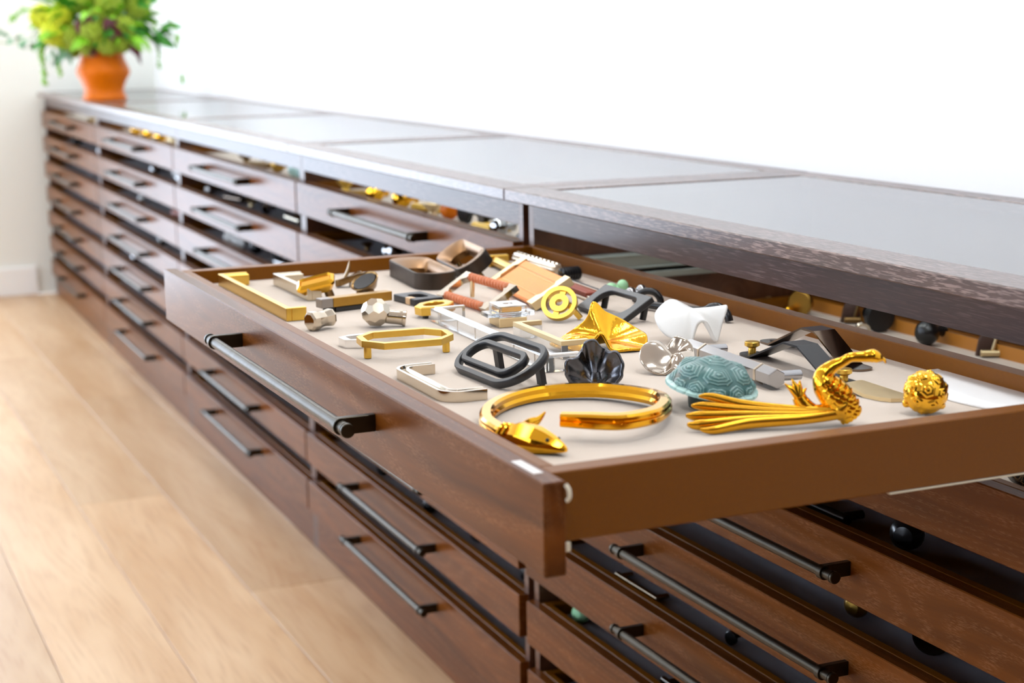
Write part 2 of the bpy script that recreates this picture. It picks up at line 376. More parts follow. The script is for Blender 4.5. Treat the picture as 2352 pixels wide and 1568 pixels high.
# ---------------------------------------------------------------- cabinets
PITCH, FH, TF = 0.1175, 0.0733, 0.0185
FY = 0.5616            # outer face of closed drawer fronts
SY = FY+0.0165         # face of stiles and frieze
BACK = 1.100
def handle_geo(L, zc, yf):
    """bar pull along x centred on 0: bar, two flat posts with collars, knurled end caps; yf is the drawer face"""
    ya = yf-0.034; g = []
    g.append(cyl((-L/2+0.016, ya, zc), (L/2-0.016, ya, zc), 0.0062, 18))
    for s in (-1, 1):
        xp = s*(L/2-0.024)
        g.append(tube([(xp-0.0045, ya, zc), (xp-0.004, ya, zc), (xp+0.004, ya, zc), (xp+0.0045, ya, zc)], [0.0078, 0.0083, 0.0083, 0.0078], 20))
        g.append(box(xp-0.0040, xp+0.0040, ya, yf, zc-0.0083, zc+0.0083, 0.0006))
        xe = s*L/2
        g.append(tube([(xe-s*0.018, ya, zc), (xe-s*0.006, ya, zc)], 0.0060, 20))
        g.append(tube([(xe-s*0.006, ya, zc), (xe-s*0.0058, ya, zc), (xe-s*0.0045, ya, zc), (xe-s*0.0044, ya, zc)], [0.0060, 0.0072, 0.0072, 0.0060], 20))
        g.append(tube([(xe-s*0.0044, ya, zc), (xe-s*0.0038, ya, zc), (xe-s*0.0006, ya, zc), (xe, ya, zc)], [0.0064, 0.0070, 0.0070, 0.0062], 20))
    return join(*g)
def drawer_geo(x0, x1, y0, y1, zr, t=0.016, depth=0.0557):
    """walls and underside of a drawer box, outer sizes; the liner is laid in separately"""
    zb = zr-depth
    g = [box(x0, x0+t, y0, y1, zb, zr, 0.0010), box(x1-t, x1, y0, y1, zb, zr, 0.0010),
         box(x0+t, x1-t, y1-t, y1, zb, zr, 0.0010), box(x0+t, x1-t, y0, y0+0.0121, zb, zr, 0.0010), box(x0+t, x1-t, y0+0.0121, y1-t, zb, zb+0.012)]
    return join(*g)
def cabinet(label, x0, x1, parent_rot, rows_open, liners, box_mat='inner'):
    W = x1-x0
    t = thing('drawer_cabinet', label, 'cabinet', loc=(x0 if not parent_rot else runpt(x0, PY)[0], PY if not parent_rot else runpt(x0, PY)[1], 0), rot=(0, 0, PHI if parent_rot else 0))
    yo = PY
    def Y(v): return v-yo
    st = 0.017
    obj('side_panel', box(0.002, 0.002+st, Y(SY), Y(BACK), 0, TOP-0.0190), 'carcass', t, smooth=False)
    obj('side_panel', box(W-0.002-st, W-0.002, Y(SY), Y(BACK), 0, TOP-0.0190), 'carcass', t, smooth=False)
    obj('back_panel', box(0.019, W-0.019, Y(BACK)-0.008, Y(BACK), 0.098, TOP-0.0190), 'inner', t, smooth=False)
    obj('plinth', box(0.019, W-0.019, Y(SY), Y(SY)+0.016, 0, 0.098, 0.001), 'front', t)
    obj('frieze', box(0.019, W-0.019, Y(SY), Y(SY)+0.016, ZR+0.0247, TOP-0.0190, 0.0006), 'frieze', t)
    for k in range(7):
        zt = ZR-k*PITCH; op = rows_open.get(k, 0.0)
        y0 = Y(FY)-op
        a, c = (0.005, W-0.005)
        d = obj('drawer', drawer_geo(0.0253, W-0.0253, TF, BACK-FY-0.022 if not op else 0.5827, zt, 0.0208 if op else 0.016), 'box', t, loc=(0, y0, 0))
        dd = 0.5619 if op else BACK-FY-0.038
        obj('liner', box(0.0253+0.0208, W-0.0461, TF+0.0121, dd, zt-0.034, zt-0.0194), liners[k], d, smooth=False)
        obj('drawer_front', box(a if not op else 0.0, c if not op else W, 0, TF, zt-FH, zt, 0.0012), 'front', d)
        hl = 0.535 if not parent_rot else 0.405*W
        obj('handle', handle_geo(hl if not op else 0.535, zt-0.033, 0.0), 'bronze_handle', d, loc=(W/2+(0.026 if op else 0), 0, 0))
        if op: t_open = d
        if k == 1 and not parent_rot: obj('lit_back_sheet', box(0.0461, W-0.0461, dd-0.0012, dd-0.0002, zt-0.0194, zt-0.0005), 'tan', d, smooth=False)  # added thin sheet, its lighter colour imitates light on the box back
    return (t, t_open) if rows_open else t
G = 'greyfelt'; B_ = 'felt'
cabs = []
near, drawer1 = cabinet('nearest dark oak drawer cabinet with its top drawer pulled right out', 0.0, 1.3, False, {0: 0.5616}, [B_, B_, G, G, G, G, G])
bounds = [-0.02, -1.31, -2.71, -4.23, -5.78]
names = ['second drawer cabinet from the right, brass hardware showing in its top drawer', 'third drawer cabinet from the right, in the middle of the row',
         'fourth drawer cabinet from the right, gilt hardware in its top drawer', 'furthest drawer cabinet, against the far white wall below the vase']
for i in range(4):
    cabs.append(cabinet(names[i], bounds[i+1], bounds[i], True, {}, [B_, G, G, G, G, G, G]))
# worktops: timber frame round a glass panel
def worktop(label, x0, x1, rot, y1=1.112):
    W = x1-x0; p = runpt(x0, PY) if rot else (x0, PY)
    t = thing('worktop', label, 'worktop', loc=(p[0], p[1], 0), rot=(0, 0, PHI if rot else 0))
    ya, yb = 0.5486-PY, y1-PY; z0, z1 = TOP-0.0190, TOP
    fx, ff, fb = 0.060, 0.060, 0.045; lip = 0.0016
    g = join(box(0.001, W-0.001, ya, ya+ff, z0, z1, lip), box(0.001, W-0.001, yb-fb, yb, z0, z1, lip), box(0.001, fx, ya+ff, yb-fb, z0, z1, lip), box(W-fx, W-0.001, ya+ff, yb-fb, z0, z1, lip))
    obj('frame', g, 'worktop', t)
    obj('glass_panel', box(fx+0.002, W-fx-0.002, ya+ff+0.002, yb-fb-0.002, z0+0.004, z1-0.0012, 0.0006), 'panel', t)
    return t
worktop('nearest worktop, dark oak edge with coarse open grain and glass panel', -0.0275, 1.33, False, 1.108)
wl = ['second worktop from the right, joined to the nearest one', 'third worktop from the right, mid row', 'fourth worktop from the right, just before the vase', 'furthest worktop, carrying the orange vase']
for i in range(4): worktop(wl[i], bounds[i+1]-0.008, bounds[i]-0.009, True)
# pieces of the pulled-out drawer
obj('label_tape', box(1.235, 1.268, -0.0005, 0.0, 0, 0), 'tape') if False else None
obj('label_tape', box(1.230, 1.272, 0.0050, 0.0130, ZR, ZR+0.0004), 'tape', drawer1, smooth=False)
obj('bumper', tube(cat([(1.3012, 0.0175, ZR-0.0025), (1.3035, 0.019, ZR-0.006), (1.3035, 0.0195, ZR-0.012), (1.3012, 0.0185, ZR-0.015)], 4), 0.0017, 8), 'cream', drawer1)
obj('slide_clip', box(1.262, 1.2755, 0.0190, 0.034, ZR-0.0640, ZR-0.0560, 0.0008), 'cream', drawer1)
obj('slide_rail', box(1.264, 1.2745, 0.33, 0.56, ZR-0.0575, ZR-0.0558, 0.0004), 'cream', drawer1)
for (x0, x1, y0, y1, z0, z1) in ((0.0195, 0.034, 0.632-PY, 1.05-PY, 0.826, 0.853), (0.034, 0.040, 0.632-PY, 1.05-PY, 0.8275, 0.8305), (0.034, 0.040, 0.632-PY, 1.05-PY, 0.8480, 0.8510),
                               (0.0195, 0.046, 0.74-PY, 0.90-PY, 0.812, 0.822)):
    obj('slide_rail', box(x0, x1, y0, y1, z0, z1, 0.0006), 'rail', near)

# ---------------------------------------------------------------- hardware samples in the pulled-out drawer
CAMR = math.radians(66.35)      # yaw at which a thing's local x runs across the view
def sample(name, label, x, y, rz=0.0, cat_='handle', z=0.0, rot=None):
    return thing(name, label, cat_, (x, y, ZF+z), rot or (0, 0, rz))
# 1, 2 long C-shaped bar pulls lying on their backs, with reeded returns
def c_pull(name, label, x0, x1, y0, h, ret, mt):
    t = sample(name, label, x0, y0); L = x1-x0
    obj('bar', box(0, L, 0, 0.007, 0, h, 0.0005), mt, t)
    obj('return', box(L-0.009, L, 0.007, ret[1], 0, h, 0.0005), mt, t)
    g = [box(0, 0.004, 0.007, ret[0], 0, h, 0.0003)]
    for i in range(4): g.append(box(0.004+i*0.0042, 0.0076+i*0.0042, 0.007, ret[0]-0.001, 0, h-0.0008, 0.0008))
    obj('reeded_return', join(*g), mt, t)
c_pull('bar_pull', 'long satin brass bar pull lying along the drawer front, reeded end', 0.070, 0.414, 0.062, 0.0165, (0.041, 0.026), 'brass')
c_pull('bar_pull', 'polished nickel bar pull with a reeded end, behind the long brass one', 0.106, 0.272, 0.132, 0.0165, (0.040, 0.020), 'nickel_satin')
# 3 faceted rectangular knob
t = sample('faceted_knob', 'polished gold emerald-cut knob leaning beside the nickel bar pull', 0.262, 0.150, CAMR)
def cham(hx, hy, c, z): return [(hx-c, hy, z), (-hx+c, hy, z), (-hx, hy-c, z), (-hx, -hy+c, z), (-hx+c, -hy, z), (hx-c, -hy, z), (hx, -hy+c, z), (hx, hy-c, z)]
g = loft([cham(0.018, 0.0085, 0.003, -0.010), cham(0.0255, 0.0150, 0.0045, 0.001), cham(0.0255, 0.0150, 0.0045, 0.0045), cham(0.0215, 0.0110, 0.0035, 0.0085), cham(0.0195, 0.0090, 0.003, 0.0060)])
obj('head', tr(g, (-0.002, 0, 0.0175), (math.radians(20), math.radians(-13), 0)), 'gold_sharp', t, smooth=False)
obj('post', cyl((0.016, 0.004, 0), (0.012, 0.002, 0.012), 0.006), 'antique', t)
# 4 T bar
t = sample('square_bar_pull', 'aged brass square bar pull with a grey steel end', 0.3725, 0.1165, math.atan2(0.099, -0.020))
obj('bar', box(0.017, 0.104, -0.008, 0.008, 0.0065, 0.0185, 0.0006), 'brass_dark', t); obj('end_block', box(0, 0.0168, -0.008, 0.008, 0.0065, 0.0185, 0.0006), 'steel', t)
objs('foot', [box(0.008, 0.020, -0.005, 0.005, 0, 0.0063, 0.0005), box(0.021, 0.068, -0.007, 0.007, 0.0, 0.0063, 0.0008)], 'black', t)
# 5 small octagonal nickel knob on its side
def octl(r, z, n=8, ph=PI/8): return [(r*math.cos(2*PI*k/n+ph), r*math.sin(2*PI*k/n+ph), z) for k in range(n)]
g = loft([octl(0.0095, 0), octl(0.0122, 0.0022), octl(0.0122, 0.0095), octl(0.0096, 0.0175), octl(0.0094, 0.022), octl(0.0110, 0.032), octl(0.0108, 0.034)])
one('faceted_knob', 'small polished nickel octagonal knob lying by the drawer front', 'knob', g, 'nickel', (0.493, 0.067, ZF+0.0116), (math.radians(-87), 0, math.radians(22)), smooth=False)
# 6 football-faceted knob
bm = bmesh.new(); bmesh.ops.create_icosphere(bm, subdivisions=1, radius=0.0207)
bmesh.ops.bevel(bm, geom=bm.verts[:], offset=33.3, offset_type='PERCENT', segments=1, affect='VERTICES')
bm.verts.index_update(); g = [p.co.copy() for p in bm.verts], [tuple(q.index for q in fc.verts) for fc in bm.faces]; bm.free()
t = sample('ball_knob', 'polished nickel ball knob with football facets, lying on its stem', 0.505, 0.150, CAMR)
obj('faceted_ball', tr(g, (-0.003, 0, 0.0195), (0.5, 0.3, 0.35)), 'nickel', t, smooth=False)
obj('stem', tr(lathe([(0.0085, 0.012), (0.0088, 0.017), (0.0086, 0.026), (0.0090, 0.032), (0.0098, 0.0328), (0.0098, 0.036), (0.0090, 0.0365)], 20), (-0.003, 0.002, 0.0155), (0, PI/2+0.12, 0)), 'nickel', t)
# 7 twisted ribbon knob, 8 cup knob
t = sample('ribbon_knob', 'antique brass knob like a twisted ribbon with an upright point', 0.178, 0.222, CAMR)
P = cat([(0.019, 0, 0.010), (0.014, 0.009, 0.016), (0.0, 0.010, 0.010), (-0.014, 0.002, 0.005), (-0.018, -0.006, 0.006), (-0.008, -0.009, 0.009), (0.006, -0.006, 0.013), (0.016, -0.003, 0.015)], 5, True)
obj('loop', sweep(P, [(-0.0012, -0.0045), (0.0012, -0.0045), (0.0018, 0), (0.0012, 0.0045), (-0.0012, 0.0045), (-0.0018, 0)], True), 'antique', t)
P = cat([(-0.018, -0.002, 0.006), (-0.008, 0.0, 0.012), (-0.002, 0.004, 0.024), (0.000, 0.006, 0.036)], 6)
obj('point', tube(P, [0.004, 0.006, 0.0085, 0.006, 0.0012], 10, flat=(1, 0.3)), 'antique', t)
obj('foot', tr(lathe([(0.005, 0), (0.005, 0.004), (0.003, 0.010)], 14), (0.004, 0.0, 0)), 'antique', t)
t = sample('dish_knob', 'antique brass oval cup knob with a dark hollow', 0.288, 0.207, CAMR)
pr = [(0.004, -0.013), (0.012, -0.009), (0.0175, 0.001), (0.0188, 0.004), (0.0178, 0.0046)]
obj('cup', tr(lathe(pr+[(0.0150, 0.002)], 32), (0.001, 0, 0.0200), (math.radians(34), math.radians(-24), 0), (1.06, 0.84, 1.05)), 'antique', t, ang=60)
obj('hollow', tr(lathe([(0.0150, 0.0036), (0.0132, -0.003), (0.008, -0.0085), (0.0005, -0.0100)], 32), (0.001, 0, 0.0200), (math.radians(34), math.radians(-24), 0), (1.06, 0.84, 1.05)), 'blackgloss', t, ang=60)
objs('foot', [cyl((0.008, 0, 0), (0.006, 0, 0.010), 0.006), cyl((-0.008, 0, 0), (-0.006, 0, 0.010), 0.005)], 'antique', t)
# 9, 10 concave oval rings
def oval_ring(name, label, x, y, z, rot, posts, sc=1.0):
    t = sample(name, label, x, y, z=z, rot=rot); t.scale = (sc, sc, sc)
    o = rrect(0.092, 0.030, 0.029, 7); o2 = rrect(0.0905, 0.0285, 0.0275, 7); i1 = rrect(0.070, 0.0245, 0.0240, 7); i2 = rrect(0.047, 0.0180, 0.0175, 7)
    obj('wall', loft([at(o, 0), at(o, 0.0225), at(o2, 0.0235)], cap=False), 'darkbronze', t)
    def sad(L, z, k): return [(x, y, z-k*math.cos(PI*x/0.19)**2) for x, y in L]
    obj('dished_top', loft([at(o2, 0.0235), sad(i1, 0.0215, 0.002), sad(i2, 0.0130, 0.001), at(i2, 0.0015), at(rrect(0.080, 0.026, 0.025, 7), 0.0003), at(o, 0)], cap=False), 'bronze_inner', t, ang=60)
    if posts:
        objs('post', [cyl((-0.07, -0.002, 0.004), (-0.07, -0.002, -0.014), 0.0042), cyl((0.07, -0.002, 0.004), (0.07, -0.002, -0.014), 0.0042)], 'antique', t)
oval_ring('ring_pull', 'dark bronze oval ring pull with dished top, lying flat near the far side', 0.178, 0.330, 0.0003, (0, 0, math.radians(-5)), False)
oval_ring('ring_pull', 'dark bronze oval ring pull tilted up on its posts, beside the flat one', 0.150, 0.4120, 0.0140, (math.radians(34), 0, math.radians(-7)), True, 0.86)
# 11 black rectangle ring with wood inlay
t = sample('hoop_knob', 'flat black square ring knob with a pale wood inlay', 0.353, 0.258, math.radians(8))
obj('ring', ringplate(0.031, 0.0205, 0.002, 0, 0, 0.009, 0.0008, 5, (0.016, 0.0115, 0.011)), 'black', t)
obj('inlay', box(0.004, 0.016, -0.0212, -0.0118, 0.0003, 0.0093, 0.0006), 'paleWood', t)
# 12 octagonal brass ring
t = sample('hoop_knob', 'brass octagonal ring knob with a round hole, on a black screw', 0.466, 0.238, 0.15)
o = octl(0.0235, 0, 8); n = 8
def oct32(r, z):
    o8 = [(r*math.cos(2*PI*k/8+PI/8), r*math.sin(2*PI*k/8+PI/8)) for k in range(8)]; L = []
    for k in range(8):
        for s in range(4):
            a, c = o8[k], o8[(k+1) % 8]; L.append((a[0]+(c[0]-a[0])*s/4, a[1]+(c[1]-a[1])*s/4, z))
    return L
def circ(r, z, n=32, ph=PI/8): return [(r*math.cos(2*PI*k/n+ph), r*math.sin(2*PI*k/n+ph), z) for k in range(n)]
g = loft([oct32(0.0255, 0.0045), oct32(0.0255, 0.0140), oct32(0.0240, 0.0152), circ(0.0150, 0.0152), circ(0.0140, 0.0142), circ(0.0140, 0.0045)], ring=True)
obj('ring', tr(g, (0, 0, 0.001), (0.08, 0, 0), (0.85, 1.0, 1)), 'brass', t, ang=25); obj('screw', cyl((0.006, -0.017, 0), (0.006, -0.017, 0.007), 0.004), 'black', t)
# 13 nickel frame pull with braided leather grips
TILT = math.radians(31)
t = sample('leather_pull', 'polished nickel frame pull with two braided cognac leather grips', 0.413, 0.2975, rot=(TILT, 0, math.radians(3)))
Lh, Wd = 0.068, 0.052
def endplate(s):
    L = [(s*(Lh+0.006), 0), (s*(Lh+0.006), Wd), (s*(Lh-0.013), Wd), (s*(Lh-0.013), Wd-0.010), (s*(Lh-0.005), Wd-0.016), (s*(Lh-0.006), 0.016), (s*(Lh-0.013), 0.010), (s*(Lh-0.013), 0)]
    return loft([at(L, 0.001), at(L, 0.009)])
for s in (-1, 1): obj('end_frame', endplate(s), 'nickel', t, smooth=False)
for yb in (0.005, Wd-0.005):
    g = [cyl((-Lh+0.010, yb, 0.0055), (Lh-0.010, yb, 0.0055), 0.0036)]; k = 13; x0 = -Lh+0.012
    for i in range(k):
        xm = x0+(2*Lh-0.024)*(i+0.5)/k
        g.append(tr(ball((0, 0, 0), 0.0064, 12, (0.60, 1.0, 1.0)), (xm, yb, 0.0057), (0, 0, 0.40)))
    obj('leather_grip', join(*g), 'leather', t)
objs('leg', [cyl((-0.050, Wd-0.006, 0.004), (-0.050, Wd-0.019, -0.0165), 0.003), cyl((0.052, Wd-0.006, 0.004), (0.052, Wd-0.019, -0.0165), 0.003)], 'champagne', t)
# 14 stitched leather pull with brass ends
t = sample('leather_pull', 'wide orange leather pull with cream stitching and brass ends', 0.386, 0.3800, rot=(math.radians(31), 0, math.radians(-8)))
L2, W2 = 0.098, 0.056
obj('leather', join(box(-0.088, 0.088, 0.001, W2-0.001, 0.0, 0.0075, 0.002), box(-0.086, 0.086, 0.0, 0.012, 0.001, 0.0088, 0.002), box(-0.086, 0.086, W2-0.014, W2, 0.001, 0.0088, 0.002)), 'orange', t)
g = []
for yy in (0.0140, W2-0.016):
    for i in range(44): g.append(box(-0.084+i*0.0039, -0.0815+i*0.0039, yy-0.0004, yy+0.0004, 0.0074, 0.0081))
obj('stitching', join(*g), 'thread', t, smooth=False, kind='stuff')
for s in (-1, 1):
    L = [(s*0.087, -0.002), (s*0.108, -0.002), (s*0.108, W2+0.002), (s*0.087, W2+0.002), (s*0.087, W2-0.013), (s*0.094, W2-0.017), (s*0.094, 0.017), (s*0.087, 0.013)]
    obj('brass_end', loft([at(L, -0.001), at(L, 0.010)]), 'champagne', t, smooth=False)
objs('leg', [cyl((-0.075, W2-0.012, 0.0), (-0.075, W2-0.022, -0.0165), 0.004), cyl((0.08, W2-0.012, 0.0), (0.08, W2-0.022, -0.0165), 0.004)], 'brass', t)
# brass bar pull lying behind the leather one
t = sample('bar_pull', 'slim brass cylinder pull half hidden behind the orange leather pull', 0.10, 0.478, math.radians(-8))
obj('bar', cyl((0, 0, 0.0085), (0.185, 0, 0.0085), 0.0075), 'brass', t); objs('post', [box(-0.010, 0.002, -0.010, 0.020, 0, 0.018, 0.001), box(0.172, 0.184, -0.006, 0.022, 0, 0.014, 0.001)], 'brass', t)
# 15 concentric ring knob
t = sample('hoop_knob', 'satin brass knob of concentric rings leaning on its leg', 0.573, 0.3622, CAMR)
Rm = (math.radians(50), math.radians(-24), 0)
g = loft([circ(0.0222, 0, 40), circ(0.0222, 0.007, 40), circ(0.0168, 0.007, 40), circ(0.0168, 0, 40)], ring=True)
obj('outer_ring', tr(g, (-0.002, 0, 0.0180), Rm), 'brass', t, ang=40)
g = join(loft([circ(0.0120, 0.001, 32), circ(0.0120, 0.0065, 32), circ(0.0048, 0.0065, 32), circ(0.0048, 0.001, 32)], ring=True), tr(box(-0.018, -0.010, -0.0035, 0.0035, 0.001, 0.005), rot=(0, 0, 0.9)), tr(box(0.010, 0.018, -0.0035, 0.0035, 0.001, 0.005), rot=(0, 0, 0.9)))
obj('inner_disc', tr(g, (-0.002, 0, 0.0180), Rm), 'brass', t, ang=40)
obj('leg', sweep([(0.008, 0.006, 0.018), (0.023, 0.004, 0.0005)], [(-0.004, -0.003), (0.004, -0.003), (0.004, 0.003), (-0.004, 0.003)]), 'brass', t, smooth=False)
# 16, 18 acrylic pulls
def flatC(L, ret, w, z0, z1, bv):
    P = [(0, 0), (L, 0), (L, ret), (L-w, ret), (L-w, w), (w, w), (w, ret), (0, ret)]
    return loft([at(P, z0), at(P, z1)])
t = sample('acrylic_pull', 'long clear acrylic C-shaped pull with a nickel strip on top', 0.494, 0.2215, math.radians(-1.5))
obj('acrylic_body', flatC(0.356, 0.040, 0.0135, 0.0, 0.0150, 0.0008), 'acrylic', t, smooth=False)
obj('nickel_strip', tr(flatC(0.346, 0.038, 0.0070, 0.0152, 0.0172, 0.0004), (0.004, 0.003, 0)), 'white_metal', t, smooth=False)
objs('pin', [*[cyl((0.03+i*0.058, 0.006, 0.001), (0.03+i*0.058, 0.006, 0.014), 0.0015, 8) for i in range(6)]], 'nickel', t)
t = sample('acrylic_pull', 'short brass-topped acrylic pull lying inside the long acrylic one', 0.650, 0.2630, math.radians(-2))
obj('acrylic_body', flatC(0.140, 0.032, 0.0110, 0.0, 0.0135, 0.0006), 'acrylic', t, smooth=False)
obj('brass_strip', flatC(0.139, 0.033, 0.0075, 0.0137, 0.0187, 0.0005), 'champagne', t, smooth=False)
# 17 acrylic and nickel square knob
t = sample('lucite_knob', 'square clear acrylic knob on a pale nickel block, beside the acrylic pulls', 0.567, 0.2930, math.radians(-4))
obj('base', box(-0.019, 0.019, -0.0175, 0.0175, 0, 0.0115, 0.0006), 'champagne', t); obj('acrylic_block', join(box(-0.019, 0.019, -0.0178, 0.0178, 0.0117, 0.0240, 0.0008), box(-0.012, 0.012, -0.030, 0.030, 0.0118, 0.0170, 0.0006)), 'acrylic', t, smooth=False)
obj('brass_insert', box(-0.013, 0.013, -0.0125, 0.0125, 0.0178, 0.0232, 0.0004), 'gold', t); obj('top_plate', ringplate(0.0185, 0.0175, 0.0008, 0, 0.0242, 0.0262, 0.0003, 2, (0.005, 0.0062, 0.0008)), 'white_metal', t)
# 19, 20 elongated octagon rings
def oct_ring(hx, hy, cx, cy, w, z0, z1):
    def oc(d): return [(hx-d, -hy+cy), (hx-d, hy-cy), (hx-cx-d*0.4, hy-d), (-hx+cx+d*0.4, hy-d), (-hx+d, hy-cy), (-hx+d, -hy+cy), (-hx+cx+d*0.4, -hy+d), (hx-cx-d*0.4, -hy+d)]
    return loft([at(oc(0), z0), at(oc(0), z1), at(oc(w), z1), at(oc(w), z0)], ring=True)
t = sample('ring_pull', 'bright plated octagonal ring pull lying flat behind the brass one', 0.606, 0.118, math.radians(92))
obj('ring', oct_ring(0.048, 0.019, 0.016, 0.009, 0.0075, 0, 0.0095), 'white_metal', t, smooth=False); objs('screw', [cyl((0.020, 0.012, 0), (0.020, 0.012, 0.006), 0.0035), cyl((-0.005, -0.012, 0), (-0.005, -0.012, 0.006), 0.0035)], 'black', t)
t = sample('ring_pull', 'satin brass long octagonal ring pull raised on two round posts', 0.682, 0.119, math.radians(85))
obj('ring', tr(oct_ring(0.052, 0.033, 0.020, 0.021, 0.0070, 0.0140, 0.0210), rot=(math.radians(2), 0, 0)), 'brass', t, smooth=False)
for s in (-1, 1): obj('post', cyl((s*0.0445, -0.008, 0), (s*0.0445, -0.008, 0.0150), 0.0042), 'brass', t)
# 21 grooved nickel pull
t = sample('arch_pull', 'polished nickel C-shaped pull with a groove, lying near the drawer front', 0.0, 0.0, z=0.0)
t.location = (0.7930, 0.0705, ZF)
P = [(0.0005, 0.038, 0)]+[(0.0005+0.016-0.016*math.cos(a), 0.016-0.016*math.sin(a), 0) for a in [PI/2*i/8 for i in range(9)]]
P += [(0.139-0.016+0.016*math.sin(a), 0.016-0.016*math.cos(a), 0) for a in [PI/2*i/8 for i in range(9)]]+[(0.139, 0.038, 0)]
P = [V3(p) for p in P]
obj('body', sweep(P, [(-0.0065, 0), (0.0065, 0), (0.0065, 0.0105), (0.0030, 0.0105), (0.0020, 0.0075), (-0.0020, 0.0075), (-0.0035, 0.0105), (-0.0065, 0.0105)]), 'nickel', t, ang=30)
# 22 black double oval ring
t = sample('ring_pull', 'matt black pull of two nested oval rings propped at an angle', 0.853, 0.1330, rot=(math.radians(29), 0, math.radians(3)))
def stad(hx, hy, z, n=9): return [V3((x, y, z)) for x, y in rrect(hx, hy, min(hx, hy)-0.0005, n)]
sec = [(-0.0034, -0.0030), (-0.0024, -0.0042), (0.0024, -0.0042), (0.0034, -0.0030), (0.0034, 0.0030), (0.0024, 0.0042), (-0.0024, 0.0042), (-0.0034, 0.0030)]
obj('outer_ring', tr(sweep(stad(0.0680, 0.0300, 0), sec, True), (0, 0.0335, 0.0044)), 'black', t, ang=40)
obj('inner_ring', tr(sweep(stad(0.0525, 0.0152, 0), sec, True), (-0.006, 0.0305, 0.0065)), 'black', t, ang=40)
objs('leg', [sweep([(0.052, 0.050, 0.0), (0.052, 0.042, -0.0215)], [(-0.005, -0.003), (0.005, -0.003), (0.005, 0.003), (-0.005, 0.003)]), sweep([(-0.042, 0.050, 0.0), (-0.042, 0.042, -0.0215)], [(-0.005, -0.003), (0.005, -0.003), (0.005, 0.003), (-0.005, 0.003)])], 'black', t, smooth=False)
# sculpted sheets: rim given as (angle, radius, height), blended to a centre
def peri(rim, a):
    k = len(rim)
    for i in range(k):
        a0 = rim[i][0]; a1 = rim[(i+1) % k][0]+(360 if i == k-1 else 0); q = a if a >= rim[0][0] else a+360
        if a0 <= q <= a1:
            P = [rim[(i+j) % k] for j in (-1, 0, 1, 2)]; u = (q-a0)/(a1-a0)
            return tuple(0.5*(2*P[1][c]+(P[2][c]-P[0][c])*u+(2*P[0][c]-5*P[1][c]+4*P[2][c]-P[3][c])*u*u+(3*P[1][c]-P[0][c]-3*P[2][c]+P[3][c])*u**3) for c in (1, 2))
def sheet(rim, zc, pw=1.6, na=96, nr=14, cxy=(0, 0), bow=None):
    Vv = [V3((cxy[0], cxy[1], zc))]; F = []
    for j in range(na):
        a = 360*j/na; R, Z = peri(rim, a)
        for i in range(1, nr+1):
            s = i/nr; q = s**pw
            x = cxy[0]*(1-s)+R*math.cos(math.radians(a))*s; y = cxy[1]*(1-s)+R*math.sin(math.radians(a))*s
            z = zc+(Z-zc)*q + (bow(a, s) if bow else 0); Vv.append(V3((x, y, z)))
    for j in range(na):
        k = (j+1) % na; F.append((0, 1+j*nr, 1+k*nr))
        for i in range(nr-1): F.append((1+j*nr+i, 1+j*nr+i+1, 1+k*nr+i+1, 1+k*nr+i))
    return Vv, F
def ruffle(name, label, x, y, g, mt, th, rz=CAMR):
    t = one(name, label, 'knob', g, mt, (x, y, ZF), (0, 0, rz), solid=th, sub=1, ang=180); return t
cm = 0.01
rim = [(0, 4.4*cm, 1.5*cm), (25, 4.0*cm, 1.9*cm), (60, 3.1*cm, 3.1*cm), (95, 2.6*cm, 4.0*cm), (122, 2.9*cm, 5.1*cm), (145, 2.9*cm, 3.2*cm), (172, 5.4*cm, 1.1*cm), (192, 5.8*cm, 0.8*cm), (216, 3.7*cm, 0.3*cm), (238, 2.5*cm, 2.0*cm), (252, 2.5*cm, 2.3*cm), (275, 2.9*cm, 0.5*cm), (310, 3.9*cm, 0.5*cm), (340, 4.4*cm, 0.4*cm)]
ruffle('sculpted_knob', 'large polished gold knob like a ruffled petal, in front of the white one', 0.758, 0.330, sheet(rim, 0.9*cm, 1.5, bow=lambda a, s: 0.008*math.sin(PI*s)*math.exp(-((a-185)/28)**2)), 'gold_hammered', 0.0036)
rim = [(0, 4.3*cm, 4.0*cm), (20, 3.6*cm, 2.9*cm), (55, 3.0*cm, 2.5*cm), (95, 2.9*cm, 3.6*cm), (130, 3.2*cm, 4.4*cm), (160, 3.9*cm, 3.3*cm), (188, 3.9*cm, 2.3*cm), (215, 3.6*cm, 1.1*cm), (245, 3.0*cm, 0.5*cm), (268, 2.6*cm, 0.2*cm), (286, 2.3*cm, 2.2*cm), (304, 2.9*cm, 2.5*cm), (322, 3.5*cm, 0.2*cm), (340, 3.8*cm, 2.2*cm)]
ruffle('sculpted_knob', 'white ceramic knob like a draped cloth standing on its folds', 0.762, 0.432, sheet(rim, 3.6*cm, 1.9), 'ceramic', 0.0042)
rim = [(0, 2.7*cm, 2.0*cm), (30, 2.5*cm, 3.1*cm), (62, 1.8*cm, 3.5*cm), (95, 1.3*cm, 2.4*cm), (125, 2.0*cm, 3.0*cm), (155, 2.8*cm, 2.6*cm), (185, 3.0*cm, 1.4*cm), (215, 2.6*cm, 0.5*cm), (250, 2.1*cm, 0.2*cm), (280, 1.9*cm, 0.7*cm), (300, 2.2*cm, 0.3*cm), (335, 2.6*cm, 0.8*cm)]
ruffle('sculpted_knob', 'silver knob like a curled leaf, behind the green shell knob', 0.905, 0.325, sheet(rim, 1.7*cm, 1.5, cxy=(0.004, 0), bow=lambda a, s: 0.006*math.sin(PI*s)*math.cos(math.radians(2*a-300))), 'silver', 0.003)
